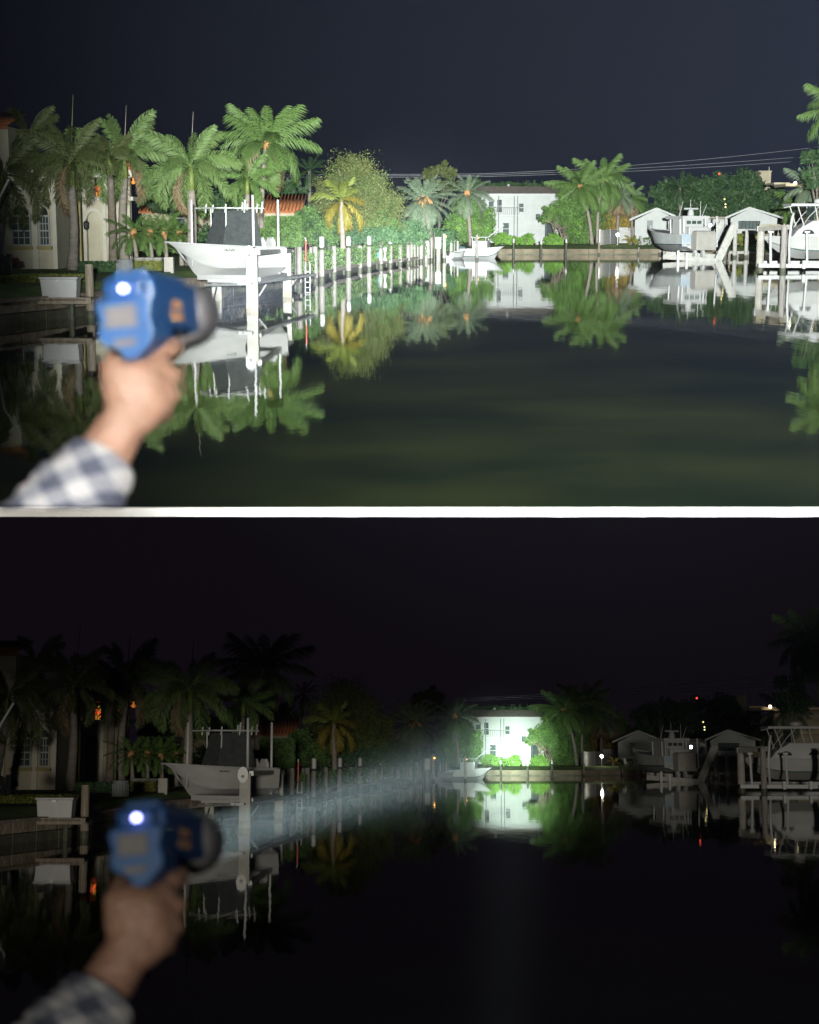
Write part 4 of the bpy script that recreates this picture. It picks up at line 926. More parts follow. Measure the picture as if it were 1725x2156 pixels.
# things on the dock
c_ = P(798, 529, 122); T = thing('kayak', 'turquoise kayak leaning on end against the dock posts', 'kayak', c_ - Vector((0, 0, .55)))
MB().tube([P(793, 545, 122), P(796, 535, 122), P(799, 525, 122), P(801, 514, 122)], [0.06, .22, .26, .05], 10).build('kayak_hull', M_TEAL, T, smooth=True); MB().tube([P(797, 531, 121.7), P(798, 526, 121.7)], .12, 8).build('cockpit', M_DARK, T)
c_ = P(811, 532, 122); T = thing('dock_cleat_stand', 'white hourglass shaped stand between two dock posts', 'stand', (c_.x, c_.y, .5))
MB().lathe([(.17, 0), (.06, .45), (.06, .5), (.17, .92)], (c_.x, c_.y, .5), 10).build('stand_body', M_PVC, T, smooth=True); MB().lathe([(.19, 0), (.19, .05)], (c_.x, c_.y, 1.42), 10).build('stand_top', M_PVC, T)
# near left: platform, dock box, bin, pole
pm = P(128, 628, 52)
T = thing('low_dock', 'low brown plank landing under the white dock box', 'dock', (pm.x, 52, 0))
for k in range(9): MB().box((P(76 + k * 13.3, 628, 52).x, 52.4, 0.665), (0.185, 2.0, 0.07)).build('plank', M_WOOD, T)
MB().beam(P(70, 633, 51.45), P(192, 633, 51.45), .1, .2).build('stringer', M_WOOD, T)
for px in (78, 150): MB().tube([(P(px, 640, 51.8).x, 51.8, -.5), (P(px, 640, 51.8).x, 51.8, .6)], .09, 8).build('leg', M_WOODW, T)
c_ = P(128, 602, 52.2); T = thing('dock_box', 'white fibreglass dock box standing on the low brown landing', 'box', (c_.x, 52.2, .70))
k = mpp(52.2); zt = P(128, 587, 52.2).z; m = MB()
hb, ht_ = 36 * k, 40 * k
m.v = [(c_.x - hb, 51.9, .70), (c_.x + hb, 51.9, .70), (c_.x + hb, 52.5, .70), (c_.x - hb, 52.5, .70), (c_.x - ht_ * .97, 51.85, zt), (c_.x + ht_ * .97, 51.85, zt), (c_.x + ht_ * .97, 52.55, zt), (c_.x - ht_ * .97, 52.55, zt)]
m.f = [(3, 2, 1, 0), (4, 5, 6, 7), (0, 1, 5, 4), (1, 2, 6, 5), (2, 3, 7, 6), (3, 0, 4, 7)]
m.build('box_body', M_PVC, T, bevel=.02); MB().box((c_.x, 52.2, zt + .035), (2 * ht_ * 1.03, .8, .075)).build('lid', M_PVC, T, bevel=.025); MB().box((c_.x, 51.80, zt - .04), (.12, .03, .07)).build('latch', M_ALU, T)
c_ = P(263, 563, 66); T = thing('barrel_bin', 'grey ribbed bin behind the torch', 'bin', (c_.x, 66, .8)); k = mpp(66)
MB().lathe([(15 * k, 0), (17 * k, .1), (17 * k, .7), (18 * k, .72), (17 * k, .8)], (c_.x, 66, .85), 14).build('bin_body', M_GREYP, T)
for i in range(9):
    t_ = math.pi + math.pi * (i + .5) / 9; MB().tube([(c_.x + 17.4 * k * math.cos(t_), 66 + 17.4 * k * math.sin(t_), .96), (c_.x + 17.4 * k * math.cos(t_), 66 + 17.4 * k * math.sin(t_), 1.5)], .018, 5).build('rib', M_GREYP, T)
a_ = P(-10, 432, 60); T = thing('white_pole', 'thin white slanted pole at the far left edge', 'pole', (a_.x, 60, a_.z)); MB().tube([a_, P(18, 378, 60)], .045, 8).build('pole', M_PVC, T); MB().tube([P(18, 378, 60), P(18.6, 376.5, 60)], .05, 8).build('pole_tip', M_PVC, T); MB().tube([a_, (a_.x - .4, 60, ZB - .2)], .045, 8).build('pole_foot', M_PVC, T)
# planter row behind the lift
for i, px in enumerate((293, 312, 331)):
    c_ = P(px, 546, 79); T = thing('stone_planter', ('left', 'middle', 'right')[i] + ' of three small stone planters below the dwarf palms', 'planter', (c_.x, 79, ZB), group='planters below the dwarf palms'); MB().lathe([(.12, 0), (.15, .1), (.24, .4), (.27, .42), (.27, .5)], (c_.x, 79, ZB), 10).build('urn', M_CONC, T); MB().lathe([(.23, .0), (.2, .03)], (c_.x, 79, ZB + .49), 10).build('soil', M_BARKD, T)
# dock in front of the window strip shed
T = thing('piling_dock', 'short pale dock on posts left of the large cabin boat', 'dock', (P(1565, 530, 164).x, 164, 0))
xa, xb = P(1532, 530, 164).x, P(1604, 530, 164).x
for k in range(14): MB().box((xa + (xb - xa) * (k + .5) / 14, 164.5, .60), ((xb - xa) / 14 - .03, 3, .1)).build('plank', M_CONC, T)
MB().beam((xa, 163, .48), (xb, 163, .48), .12, .22).build('stringer', M_CONC, T)
for px in (1536, 1553, 1574, 1592): MB().tube([(P(px, 540, 163.3).x, 163.3, -.5), (P(px, 540, 163.3).x, 163.3, .5)], .15, 8).build('leg', M_WOODG, T)
for i, (px, w_) in enumerate(((1549, 9), (1573, 8))): mooring(('left', 'right')[i] + ' of two fat white pilings below the tan board fence', px, 162, 484, w_, M_CONCW, group='fat white pilings')
MB()
# garden chairs
def chair(label, px, Y, rz):
    c_ = P(px, 515, Y); T = thing('garden_chair', label, 'chair', (c_.x, Y, ZB), rz, 'white slatted garden chairs', local=True)
    for k in range(5): MB().box((0, -.28 + k * .12, .36 - k * .02), (.56, .10, .03)).build('seat_slat', M_TRIM, T)
    for k in range(5): MB().beam((-.24 + k * .12, .26, .28), (-.27 + k * .135, .52, 1.05 - abs(k - 2) * .05), .10, .025).build('back_slat', M_TRIM, T)
    for s_ in (1, -1):
        MB().beam((s_ * .33, -.4, .58), (s_ * .33, .38, .56), .13, .03).build('arm_rest', M_TRIM, T); MB().beam((s_ * .31, -.33, 0), (s_ * .31, -.33, .57), .08, .04).build('leg', M_TRIM, T); MB().beam((s_ * .29, -.32, .34), (s_ * .29, .5, .02), .04, .1).build('leg', M_TRIM, T)
chair('white slatted garden chair under the grey shed door', 1357, 186.5, 2.0); chair('white slatted garden chair next to the bow of the stern-on boat', 1394, 186.5, 1.2); chair('white slatted garden chair half hidden between two others', 1377, 187.5, 0.4)

# ------------------------------------------------------------------ vegetation
def gb(px, Y, z=ZB): p = P(px, 510, Y); return Vector((p.x, Y, z))
NEARP = 'foxtail palms along the left bank'
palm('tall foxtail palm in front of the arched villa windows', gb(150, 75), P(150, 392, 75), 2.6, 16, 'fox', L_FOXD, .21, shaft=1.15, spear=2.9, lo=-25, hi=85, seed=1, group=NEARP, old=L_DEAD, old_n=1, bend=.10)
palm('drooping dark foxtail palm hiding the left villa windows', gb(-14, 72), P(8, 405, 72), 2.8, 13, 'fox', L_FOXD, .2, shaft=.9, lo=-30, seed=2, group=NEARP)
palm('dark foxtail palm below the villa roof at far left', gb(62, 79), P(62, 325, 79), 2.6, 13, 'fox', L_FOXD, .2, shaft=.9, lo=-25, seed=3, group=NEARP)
palm('foxtail palm with the pale trunk right of the villa doorway', gb(262, 86), P(262, 375, 86), 3.3, 20, 'fox', L_FOX, .22, trunk_m=M_TRUNKL, shaft=1.1, spear=2.6, lo=-25, hi=82, seed=4, group=NEARP, old=L_DEAD, old_n=2, bend=-.12)
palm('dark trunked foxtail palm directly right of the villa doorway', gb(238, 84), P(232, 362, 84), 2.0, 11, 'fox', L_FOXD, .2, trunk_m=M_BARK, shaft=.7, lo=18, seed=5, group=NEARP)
palm('full foxtail palm rising behind the covered console boat', gb(400, 83), P(402, 400, 83), 3.0, 21, 'fox', L_FOX, .25, trunk_m=M_TRUNKL, shaft=1.25, spear=2.6, lo=-28, hi=80, seed=6, group=NEARP, old=L_DEAD, old_n=1, bend=.08)
palm('small foxtail palm between the boat and the tall coconut palm', gb(518, 98), P(521, 408, 98), 2.35, 15, 'fox', L_COCO, .17, trunk_m=M_TRUNKL, shaft=.8, lo=-25, hi=80, seed=8, group=NEARP)
palm('tallest coconut palm with wide feathery crown against the night sky', gb(552, 112), P(560, 306, 112), 3.7, 26, 'coco', L_COCO, .17, trunk_m=M_TRUNKL, bend=-.15, lo=-24, hi=85, fibre=.5, seed=9, old=L_DEAD, old_n=2)
for i, (px, Y) in enumerate(((281, 80), (316, 81), (347, 82), (378, 84))):
    palm(('first', 'second', 'third', 'fourth')[i] + ' dwarf date palm from the left behind the boat bow', gb(px + (4 if i else 8), Y), P(px, 492, Y), 1.5, 18, 'date', L_COCO, .10, trunk_m=M_TRUNKL, lo=-25, hi=75, fibre=.45, seed=12 + i, group='dwarf date palms behind the boat', name='dwarf_palm')
palm('yellow fronded palm in front of the big brown-green tree', gb(723, 108), P(719, 424, 108), 2.35, 12, 'broad', L_YELG, .17, trunk_m=M_TRUNKL, lo=-38, hi=88, old=L_YEL, old_n=7, seed=21)
T = palm('grey-green date palm with orange fruit stalks', gb(913, 150), P(892, 424, 148), 3.0, 40, 'date', L_DATE, .2, lo=-40, hi=82, fibre=1.0, seed=22)
for k in range(9):
    t_ = k * .7; a_ = P(892, 420, 147.6)
    MB().tube([a_, a_ + Vector((.4 * math.cos(t_), .4 * math.sin(t_), .2)), a_ + Vector((.8 * math.cos(t_), .8 * math.sin(t_), -.35))], [.05, .04, .09], 5).build('fruit_stalk', M_FIBRE, T)
T = palm('smaller date palm beside the roof of the white house', gb(992, 176), P(984, 408, 176), 2.9, 26, 'date', L_DATE, .2, lo=-45, hi=80, fibre=.8, seed=23)
palm('left coconut palm of the leaning pair by the board fence', gb(1247, 194), P(1222, 392, 194), 3.9, 28, 'coco', L_COCO, .19, trunk_m=M_TRUNKL, bend=.28, lo=-50, hi=80, fibre=.5, seed=24)
palm('right coconut palm of the leaning pair by the board fence', gb(1259, 197), P(1270, 380, 197), 4.1, 28, 'coco', L_COCO, .19, trunk_m=M_TRUNKL, bend=-.25, lo=-50, hi=82, fibre=.6, seed=25)
palm('palm with hanging dry brown fronds left of the shed', gb(1300, 203), P(1303, 410, 203), 3.0, 20, 'broad', L_DATE, .2, lo=-75, hi=70, old=L_DEAD, old_n=8, seed=26)
palm('fan crowned palm nearest the shed with the grey door', gb(1332, 206), P(1330, 418, 206), 2.6, 18, 'broad', L_COCO, .17, lo=-65, hi=70, old=L_DEAD, old_n=5, seed=27)
palm('tall palm reaching into the picture at the right edge', gb(1800, 150), P(1774, 232, 150), 4.5, 26, 'coco', L_COCO, .18, lo=-70, hi=80, seed=28)
palm('pale palm in front of the lit column at the right edge', gb(1712, 168), P(1712, 395, 168), 3.3, 20, 'coco', L_DATE, .18, lo=-45, hi=80, seed=29)
palm('low palm arching over the hardtop of the large cabin boat', gb(1674, 203), P(1674, 434, 203), 3.1, 18, 'coco', L_COCO, .15, lo=-30, hi=75, seed=30)
palm('dark palm standing out of the distant trees', gb(1432, 236), P(1432, 395, 236), 3.0, 16, 'date', L_DARKG, .2, lo=-30, hi=80, seed=31)
palm('dim palm left of the big brown-green tree', gb(652, 172), P(652, 360, 172), 2.6, 16, 'date', L_DARKG, .2, lo=-45, hi=80, seed=32)
palm('small yellow palm in front of the shed wall', gb(1329, 188), P(1329, 507, 188), 1.1, 9, 'broad', L_YEL, .06, lo=5, hi=75, seed=33, name='dwarf_palm')

tree('big rounded brown-green tree behind the yellow palm', gb(755, 130), [ell(745, 392, 62, 62, 128), ell(705, 430, 45, 60, 128), ell(795, 440, 48, 66, 128), ell(750, 470, 88, 42, 126)], 60000, .09, L_BROWN, trunk_r=.25, limbs=7, seed=3, shell=.3, extra=(L_GREEN, 12000, [ell(715, 478, 50, 34, 125), ell(795, 482, 50, 32, 125)]))
tree('leafy green tree left of the white house', gb(1008, 184), [ell(990, 454, 38, 38, 184), ell(1016, 470, 24, 26, 183), ell(970, 480, 32, 30, 183), ell(1004, 492, 34, 20, 182)], 18000, .12, L_GREEN, trunk_r=.12, stems=3, limbs=4, seed=4, extra=(L_BRIGHT, 2500, None))
tree('many-stemmed green tree right of the white house', gb(1188, 192), [ell(1166, 446, 24, 16, 192), ell(1194, 448, 34, 30, 192), ell(1145, 461, 14, 9, 191), ell(1207, 472, 24, 24, 192)], 16000, .12, L_GREEN, trunk_r=.11, stems=4, limbs=4, seed=5, extra=(L_BRIGHT, 2200, None))
tree('rounded dim tree showing above the date palms', gb(925, 235), [ell(925, 372, 32, 27, 235), ell(950, 385, 22, 18, 235)], 3000, .28, L_BROWN, trunk_r=.2, limbs=3, seed=6)
tree('dim low tree behind the roof of the white house', gb(1075, 250), [ell(1040, 396, 60, 20, 250), ell(1100, 398, 55, 18, 250)], 3500, .3, L_DARKG, trunk_r=.2, limbs=3, seed=7)
tree('dim dark tree behind the orange roof', gb(608, 160), [ell(608, 400, 34, 22, 160), ell(570, 415, 40, 20, 160)], 3000, .22, L_DARKG, trunk_r=.15, limbs=3, seed=8)
tree('dark shrubby tree behind the small foxtail palm', gb(440, 118), [ell(440, 430, 60, 24, 118), ell(370, 432, 55, 22, 118), ell(505, 434, 36, 22, 118)], 8000, .13, L_DARKG, trunk_r=.15, limbs=3, seed=9)
for i, (px, py, rx, ry, Y) in enumerate(((1372, 424, 36, 26, 240), (1418, 414, 36, 36, 246), (1470, 402, 40, 36, 244), (1520, 398, 42, 40, 250), (1572, 398, 40, 42, 246), (1625, 420, 34, 32, 242), (1700, 418, 44, 34, 244))):
    tree(['leftmost', 'second from left', 'third from left', 'middle', 'third from right', 'second from right', 'rightmost'][i] + ' of the dark trees in the distant row', gb(px, Y), [ell(px, py, rx, ry, Y), ell(px + 6, py + 34, rx, ry * .8, Y), ell(px - 6, py + 60, rx, ry * .8, Y)], 5200, .30, L_DARKG, trunk_r=.2, limbs=3, seed=40 + i, group='dark distant trees')
tree('dark leafy tree at the right edge below the tall palm', gb(1722, 150), [ell(1722, 345, 38, 30, 150), ell(1735, 375, 36, 26, 150)], 3500, .2, L_DARKG, trunk_r=.15, limbs=4, seed=60)
shrub('tall blue-green bushes beneath the big brown-green tree', [ell(800, 498, 58, 20, 119), ell(858, 492, 45, 26, 128), ell(745, 503, 40, 14, 116)], 13000, .09, L_BLUEG, seed=61)
shrub('dark green thicket between hedge and yellow palm', [ell(655, 482, 24, 38, 110), ell(690, 490, 22, 30, 112), ell(640, 455, 16, 20, 112)], 8000, .095, L_GREEN, seed=62, extra=(L_DARKG, 4000))
shrub('grey-green bush at the foot of the date palm', [ell(925, 502, 40, 20, 153), ell(885, 508, 30, 14, 150)], 6000, .11, L_BLUEG, seed=63)
shrub('bright clipped bush left of the garden steps', [ell(1108, 505, 14, 12, 188), ell(1096, 507, 10, 9, 188), ell(1120, 507, 11, 10, 188)], 3800, .11, L_BRIGHT, seed=64, group='bright bushes along the far seawall')
shrub('bright clipped bush below the balcony of the white house', [ell(1058, 503, 15, 14, 188), ell(1045, 505, 11, 11, 188), ell(1071, 505, 12, 11, 188)], 4200, .11, L_BRIGHT, seed=65, group='bright bushes along the far seawall')
shrub('bright clipped bush right of the garden steps', [ell(1165, 505, 16, 13, 189), ell(1151, 507, 12, 10, 189), ell(1179, 507, 13, 11, 189)], 4600, .11, L_BRIGHT, seed=66, group='bright bushes along the far seawall')
shrub('dense green undergrowth below the leaning coconut palms', [ell(1222, 488, 30, 27, 199), ell(1248, 470, 30, 26, 201), ell(1195, 500, 20, 14, 196)], 9000, .13, L_GREEN, seed=67, extra=(L_BROWN, 1500))
shrub('golden leaved bush above the white board fence', [ell(1283, 472, 22, 26, 209), ell(1310, 460, 22, 30, 210)], 6000, .13, L_GOLD, seed=68, extra=(L_GREEN, 1400))
shrub('clipped green hedge block right of the console boat', [ell(598, 488, 36, 31, 97, 30)], 5200, .09, L_HEDGE, seed=69, name='hedge', cat='hedge', boxy=True)
hs = []
for (a_, b_) in seg_points([(x + 0.3, y + 2.2) for x, y in EDGE[4:8]], 7.0):
    hs.append((((a_[0] + b_[0]) / 2, (a_[1] + b_[1]) / 2, 1.05), (abs(b_[0] - a_[0]) / 2 + .55, abs(b_[1] - a_[1]) / 2 + .3, .52)))
shrub('long low green hedge behind the posts of the long dock', hs, 16000, .075, L_HEDGE, seed=78, name='hedge', cat='hedge', boxy=True)
shrub('low clipped hedge at the foot of the hedge block', [ell(560, 505, 26, 22, 93, 24)], 2600, .09, L_HEDGE, seed=70, name='hedge', cat='hedge', boxy=True)
shrub('low yellow-green ground cover behind the white dock box', [ell(90, 596, 82, 17, 58.5, 70)], 7000, .05, L_COVER, seed=71, name='ground_cover', cat='ground cover', boxy=True)
shrub('dark red leaved bush at the far left edge', [ell(14, 556, 28, 20, 62), ell(-14, 552, 26, 22, 62)], 1500, .09, L_RED, seed=72)
shrub('low dark green hedge below the villa doorway', [ell(222, 563, 50, 12, 72, 30)], 3500, .06, L_DARKG, seed=73, name='hedge', cat='hedge', boxy=True)
shrub('yellow-green low hedge below the dwarf date palms', [ell(311, 561, 27, 11, 74, 25)], 2200, .05, L_COVER, seed=74, name='hedge', cat='hedge', boxy=True)
shrub('green strip of shrubs at the base of the grey door shed', [ell(1378, 508, 42, 8, 193)], 1800, .14, L_GREEN, seed=75)
shrub('olive shrubs behind the two fat white pilings', [ell(1572, 503, 36, 13, 178)], 2200, .16, L_COVER, seed=76)
shrub('dark garden shrubs behind the bow of the console boat', [ell(380, 500, 60, 24, 96), ell(470, 492, 50, 26, 98)], 4200, .12, L_DARKG, seed=77)
# ------------------------------------------------------------------ hand, torch and sleeve (upper place)
def Q(px, py, d):                                     # point at that distance straight ahead of the lens
    r_ = ray(px, py); return Vector((r_[0] * d, r_[1] * d, H + r_[2] * d))
PXM = 1.7 / F
def capsule(m, a, ra, b, rb, k=16):
    a, b = Vector(a), Vector(b); d = (b - a); L = d.length; d.normalize(); pts = []; rad = []
    for i in range(5): t_ = math.pi / 2 * (1 - i / 4.0); pts.append(a - d * ra * math.sin(t_)); rad.append(max(1e-4, ra * math.cos(t_)))
    for i in range(5): t_ = math.pi / 2 * (i / 4.0); pts.append(b + d * rb * math.sin(t_)); rad.append(max(1e-4, rb * math.cos(t_)))
    m.tube(pts, rad, k)
def chain(m, pts):
    for (p, r_), (q, s_) in zip(pts, pts[1:]): capsule(m, p, r_ * PXM, q, s_ * PXM)
body = MB()
chain(body, [(Q(262, 795, 1.685), 46), (Q(285, 850, 1.69), 52), (Q(262, 885, 1.69), 50), (Q(228, 945, 1.685), 55), (Q(180, 1020, 1.665), 66), (Q(120, 1110, 1.64), 78)])
chain(body, [(Q(268, 782, 1.69), 42), (Q(325, 780, 1.70), 40), (Q(325, 850, 1.70), 42), (Q(290, 872, 1.69), 46)])
chain(body, [(Q(300, 800, 1.69), 50), (Q(310, 850, 1.695), 50)])
for y_, x_, r0, tip in ((788, 362, 20, 300), (830, 361, 19.5, 298), (870, 345, 18, 295)):      # middle, ring, little finger round the grip
    chain(body, [(Q(318, y_ - 6, 1.70), 26), (Q(x_, y_, 1.705), r0), (Q(x_ + 4, y_ + 4, 1.745), r0 - 3), (Q(x_ - 22, y_ + 4, 1.775), r0 - 4), (Q(tip, y_ + 2, 1.765), r0 - 6)])
chain(body, [(Q(310, 768, 1.70), 27), (Q(345, 742, 1.715), 24), (Q(366, 731, 1.74), 22), (Q(360, 733, 1.77), 18)])                   # forefinger on the trigger
chain(body, [(Q(248, 828, 1.685), 34), (Q(236, 782, 1.68), 27), (Q(244, 752, 1.70), 22), (Q(268, 742, 1.735), 18)])                  # thumb
def boundcut(me, py):
    bm = bmesh.new(); bm.from_mesh(me)
    n_ = Vector(ray(0, py)).cross(Vector(ray(1725, py))).normalized()
    if n_.z < 0: n_ = -n_
    bmesh.ops.bisect_plane(bm, geom=bm.verts[:] + bm.edges[:] + bm.faces[:], plane_co=(0, 0, H), plane_no=n_, clear_inner=True)
    bm.to_mesh(me); bm.free()
def remeshed(m, voxel, smooth_it):
    o = m.build('tmp', M_SKIN, org=(0, 0, 0)); md = o.modifiers.new('r', 'REMESH'); md.mode = 'VOXEL'; md.voxel_size = voxel; md.use_smooth_shade = True
    ms = o.modifiers.new('s', 'SMOOTH'); ms.iterations = smooth_it; ms.factor = 0.5
    dg = bpy.context.evaluated_depsgraph_get(); me = bpy.data.meshes.new_from_object(o.evaluated_get(dg)); bpy.data.objects.remove(o); return me
M_SKIN = mat('skin', (0.195, 0.108, 0.072), 0.5, 0.14, 30, 0.25, 120, alt=(0.21, 0.122, 0.085)); M_SKIN.node_tree.nodes['Principled BSDF'].inputs['Subsurface Weight'].default_value = 0.0
pm = bpy.data.materials.new('plaid_flannel'); pm.use_nodes = True; nn = pm.node_tree; pb_ = nn.nodes['Principled BSDF']; pb_.inputs['Roughness'].default_value = 0.9
tcn = nn.nodes.new('ShaderNodeTexCoord'); mpn = nn.nodes.new('ShaderNodeMapping'); mpn.inputs['Rotation'].default_value = (0.3, R(-58), 0.2); nn.links.new(tcn.outputs['Object'], mpn.inputs['Vector'])
sxn = nn.nodes.new('ShaderNodeSeparateXYZ'); nn.links.new(mpn.outputs[0], sxn.inputs[0])
def stripe(sock, freq, ph):
    a = nn.nodes.new('ShaderNodeMath'); a.operation = 'MULTIPLY_ADD'; a.inputs[1].default_value = freq; a.inputs[2].default_value = ph; nn.links.new(sock, a.inputs[0])
    s_ = nn.nodes.new('ShaderNodeMath'); s_.operation = 'SINE'; nn.links.new(a.outputs[0], s_.inputs[0])
    c_ = nn.nodes.new('ShaderNodeMath'); c_.operation = 'GREATER_THAN'; c_.inputs[1].default_value = 0.0; nn.links.new(s_.outputs[0], c_.inputs[0]); return c_.outputs[0]
s1, s2 = stripe(sxn.outputs['X'], 165, .4), stripe(sxn.outputs['Z'], 150, .9)
ad = nn.nodes.new('ShaderNodeMath'); ad.operation = 'ADD'; nn.links.new(s1, ad.inputs[0]); nn.links.new(s2, ad.inputs[1])
dv = nn.nodes.new('ShaderNodeMath'); dv.operation = 'DIVIDE'; dv.inputs[1].default_value = 2; nn.links.new(ad.outputs[0], dv.inputs[0])
crn = nn.nodes.new('ShaderNodeValToRGB'); crn.color_ramp.interpolation = 'CONSTANT'; e_ = crn.color_ramp.elements
e_[0].color = (0.23, 0.23, 0.23, 1); e_[1].position = 0.3; e_[1].color = (0.115, 0.122, 0.138, 1); e3 = e_.new(0.8); e3.color = (0.032, 0.038, 0.058, 1)
nn.links.new(dv.outputs[0], crn.inputs[0]); nn.links.new(crn.outputs[0], pb_.inputs['Base Color'])

def make_arm(label_arm, label_torch, cut):
    T = bpy.data.objects.new('person', None); C.objects.link(T); base = Q(200, 1000, 1.67); T.location = base; T['_org'] = list(base)
    T['label'] = label_arm; T['category'] = 'person'
    me = remeshed(body, 0.0034, 5)
    if cut: boundcut(me, cut)
    me.transform(Matrix.Translation(-base)); me.materials.clear(); me.materials.append(M_SKIN)
    for p in me.polygons: p.use_smooth = True
    o = bpy.data.objects.new('body', me); C.objects.link(o); o.parent = T
    sm = MB(); pts = [Q(218, 966, 1.683), Q(196, 1000, 1.675), Q(165, 1045, 1.665), Q(130, 1100, 1.65), Q(80, 1190, 1.63), Q(30, 1290, 1.60)]
    fine = []; rr = []
    for i in range(36):
        q = i / 35 * (len(pts) - 1); j = min(len(pts) - 2, int(q)); fine.append(pts[j].lerp(pts[j + 1], q - j)); rad_ = (70, 84, 100, 112, 122, 130)
        r_ = rad_[j] * (1 - q + j) + rad_[j + 1] * (q - j); rr.append(r_ * PXM * (1 + 0.035 * math.sin(i * 1.7) + 0.03 * math.sin(i * .63)))
    sm.tube(fine, rr, 28, caps=False)
    me = bpy.data.meshes.new('sleeve'); me.from_pydata(sm.v, [], sm.f); g2 = random.Random(4)
    for v in me.vertices: v.co += Vector((g2.uniform(-1, 1), g2.uniform(-1, 1), g2.uniform(-1, 1))) * .0012
    if cut: boundcut(me, cut)
    me.transform(Matrix.Translation(-base)); me.materials.append(pm)
    for p in me.polygons: p.use_smooth = True
    o = bpy.data.objects.new('sleeve', me); C.objects.link(o); o.parent = T
    so = o.modifiers.new('cloth', 'SOLIDIFY'); so.thickness = .003
    cuff = MB().tube([fine[0], fine[0].lerp(fine[4], .55)], [rr[0] * 1.04, rr[1] * 1.05], 28, caps=False).build('cuff', pm, o, org=base, smooth=True); so = cuff.modifiers.new('cloth', 'SOLIDIFY'); so.thickness = .003
    # torch: local x = beam direction, y = left, z = up
    t_ = bpy.data.objects.new('spotlight_torch', None); C.objects.link(t_); t_['_org'] = [0, 0, 0]; t_['label'] = label_torch; t_['category'] = 'torch'
    rt, up, fw = Vector((1, 0, 0)), Vector((0, sP, cP)), Vector((0, cP, -sP))
    ax = (fw + rt * .115 + up * .075).normalized(); lf = (up.cross(ax)).normalized(); u2 = ax.cross(lf).normalized()
    roll = Matrix.Rotation(R(-5), 4, 'X')
    m4 = Matrix(((ax.x, lf.x, u2.x, 0), (ax.y, lf.y, u2.y, 0), (ax.z, lf.z, u2.z, 0), (0, 0, 0, 1)))
    t_.matrix_world = Matrix.Translation(Q(268, 652, 1.665)) @ m4 @ roll @ Matrix.Scale(0.95, 4)
    mb = mat('blue_plastic', (0.008, 0.046, 0.145), .4, .12, 20); mbl = mat('light_blue_plastic', (0.014, 0.058, 0.16), .4, .1, 20); mg = mat('grey_bezel', (0.085, 0.085, 0.09), .45, .12, 15); ml = mat('grey_sticker', (0.095, 0.09, 0.09), .6, .1, 30); mo = mat('orange_print', (0.26, 0.14, 0.055), .6, .1, 20); mk = mat('black_rubber', (0.02, 0.02, 0.022), .7, .2, 20)
    B_ = sub(MB().box((.107, 0, .008), (.194, .058, .056)).build('housing', mb, t_, bevel=.006), t_)
    MB().box((.105, 0, .038), (.17, .040, .012)).build('top_rib', mbl, B_, org=(0, 0, 0), bevel=.004)
    MB().box((.150, -.004, .037), (.022, .030, .014)).build('switch', mk, B_, org=(0, 0, 0), bevel=.003)
    bt = MB(); prof = [(-.030, .012), (.027, .012), (.031, .004), (.027, -.012), (.031, -.030), (.024, -.036), (.010, -.044), (.004, -.055), (-.010, -.055), (-.028, -.036), (-.031, -.026), (-.027, -.010), (-.031, .004)]
    bt.prism([(y_ * 1.02, z_) for y_, z_ in prof], lambda u, w_: (-.018, u, w_), lambda u, w_: (.045, u, w_)); K = sub(bt.build('battery', mbl, t_, bevel=.003), t_)
    MB().box((-.0195, .002, -.008), (.003, .034, .024)).build('sticker', ml, K, org=(0, 0, 0), bevel=.001); MB().box((-.0195, 0.0, -.036), (.003, .024, .008)).build('sticker', ml, K, org=(0, 0, 0))
    MB().lathe([(.002, -.003), (.0044, -.002), (.0044, .002), (.002, .004)], (-.021, -.004, .021), 12).build('status_led', E_LED, B_, org=(0, 0, 0)); MB().box((.002, -.002, .021), (.030, .040, .020)).build('led_hood', mb, B_, org=(0, 0, 0), bevel=.004)
    # printed logo on the right side: two short rows of blurred strokes
    for row, (z_, x0, nl) in enumerate(((.008, .085, 4), (-.006, .074, 5))):
        for k in range(nl): MB().box((x0 + k * .0115, -.0297, z_), (.0085, .001, .0095)).build('logo_stroke', mo, B_, org=(0, 0, 0), bevel=.0005)
    hd = MB(); N = 24; prof = [(.196, .028), (.203, .037), (.225, .0395), (.262, .041), (.270, .0400), (.270, .0350), (.262, .0335)]
    for x_, r_ in prof:
        for j in range(N): a_ = 2 * math.pi * j / N; hd.v.append((x_, r_ * math.cos(a_), .006 + r_ * math.sin(a_)))
    for i in range(len(prof) - 1):
        for j in range(N): q = i * N; hd.f.append((q + j, q + (j + 1) % N, q + N + (j + 1) % N, q + N + j))
    hd.f.append(tuple(range(N))); hd.build('head', mg, t_, smooth=True)
    MB().tube([(.260, 0, .006), (.262, 0, .006)], .033, 20).build('lens', mat('torch_lens', (.8, .85, .9), .1, .02, 5), t_)
    MB().beam((.055, 0, -.02), (.040, 0, -.125), .034, .040).build('handle', mk, t_, bevel=.008); MB().beam((.088, 0, -.022), (.082, 0, -.048), .012, .010).build('trigger', mk, t_, bevel=.002)
    MB().box((.062, 0, -.028), (.075, .046, .018)).build('grip_collar', mb, t_, bevel=.005)
    return T, t_
armA, torA = make_arm('outstretched arm in a plaid sleeve gripping the torch, bright upper half', 'blue pistol-grip torch with a glowing status light, bright upper half', 1067.0)
armB, torB = make_arm('outstretched arm in a plaid sleeve gripping the torch, dark lower half', 'blue pistol-grip torch throwing a beam at the house, dark lower half', None)

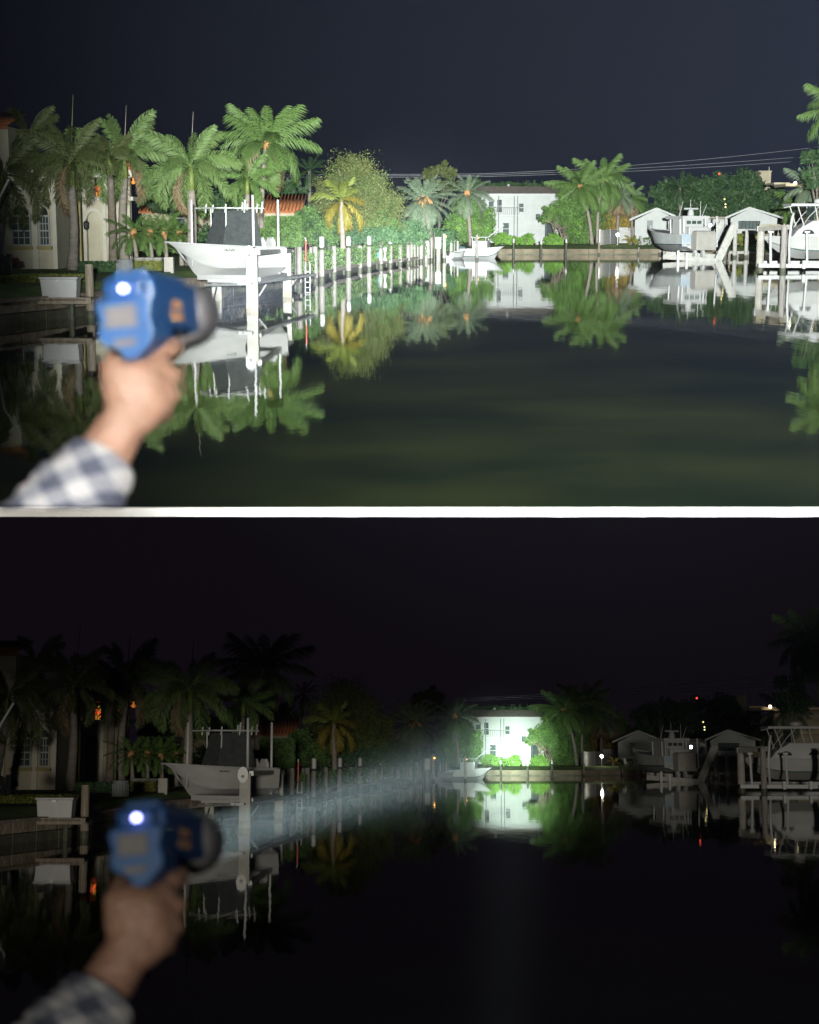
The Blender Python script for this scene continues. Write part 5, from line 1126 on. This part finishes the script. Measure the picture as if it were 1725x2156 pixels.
# ------------------------------------------------------------------ the lower place: the same canal again
# labels first: each names the half of the picture it stands in
def kids(o): return [c for c in C.objects if c.parent is o]
CH = {}
for o in C.objects:
    if o.parent is not None: CH.setdefault(o.parent.name, []).append(o)
def copy_tree(o, parent=None):
    c = o.copy(); C.objects.link(c); c.parent = parent
    for ch in CH.get(o.name, ()): copy_tree(ch, c)
    return c
STR = 1.0256                                          # the second take stands a little further back
bpy.context.view_layer.update()
for o in list(TOP):
    own = o.get('_own')
    if own == 'A': continue
    if own == 'B':
        o.matrix_world = LOWER @ o.matrix_world; continue
    c = copy_tree(o)
    m = o.matrix_basis.copy()
    if o.get('kind') == 'structure':
        c.matrix_world = LOWER @ Matrix.Diagonal((1, STR, 1, 1)) @ m
    else:
        m.translation.y *= STR
        c.matrix_world = LOWER @ m
    base = o['label']; 
    c['label'] = base + ', dark lower half'; o['label'] = base + ', bright upper half'
for o in (armB, torB):
    o.matrix_world = LOWER @ Matrix.Translation((.022 if o is armB else .026, 0, -.006)) @ o.matrix_basis @ Matrix.Scale(1.0 if o is armB else .94, 4)
for o in C.objects:
    for k in ('_org', '_own'):
        if k in o: del o[k]

# light linking keeps the added fill off the two arms next to the lens
fl = bpy.data.objects['flood_light']; lc = bpy.data.collections.new('arms')
for o in C.objects:
    r_ = o
    while r_.parent: r_ = r_.parent
    if r_ in (armA, torA, armB, torB): lc.objects.link(o)
fl.light_linking.receiver_collection = lc
for co in lc.collection_objects: co.light_linking.link_state = 'EXCLUDE'

# ------------------------------------------------------------------ torch beams and the night air they show up in
def beam(name, torch, target, power, spread, col, size=.06):
    d = bpy.data.lights.new(name, 'AREA'); d.shape = 'DISK'; d.size = size; d.energy = power; d.spread = R(spread); d.color = col
    o = bpy.data.objects.new(name, d); C.objects.link(o)
    bpy.context.view_layer.update()
    p = torch.matrix_world @ Vector((.276, 0, .006))
    o.matrix_world = Matrix.Translation(p) @ (Vector(target) - p).to_track_quat('-Z', 'Y').to_matrix().to_4x4()
    return o
tg = P(1112, 478, YH); tg.y *= STR
beam('torch_beam', torB, LOWER @ tg, 560, 3.3, (0.80, 1.0, 0.86))
beam('torch_corona', torB, LOWER @ tg, 260, 5.4, (0.80, 1.0, 0.86))
beam('torch_flood', torA, P(905, 500, 150), 1000, 9.5, (0.93, 1.0, 0.98))
hz = bpy.data.materials.new('night_haze'); hz.use_nodes = True; hn = hz.node_tree; hn.nodes.clear()
ho = hn.nodes.new('ShaderNodeOutputMaterial'); pv = hn.nodes.new('ShaderNodeVolumePrincipled'); pv.inputs['Density'].default_value = 2.1e-5; pv.inputs['Color'].default_value = (.76, .82, 1.0, 1); pv.inputs['Anisotropy'].default_value = 0.0
hn.links.new(pv.outputs[0], ho.inputs['Volume'])
hb_ = MB().box((0, 470, -150), (1700, 1000, 460)).build('haze', hz); hb_['kind'] = 'stuff'; hb_['label'] = 'thin night haze filling the air over the whole canal'
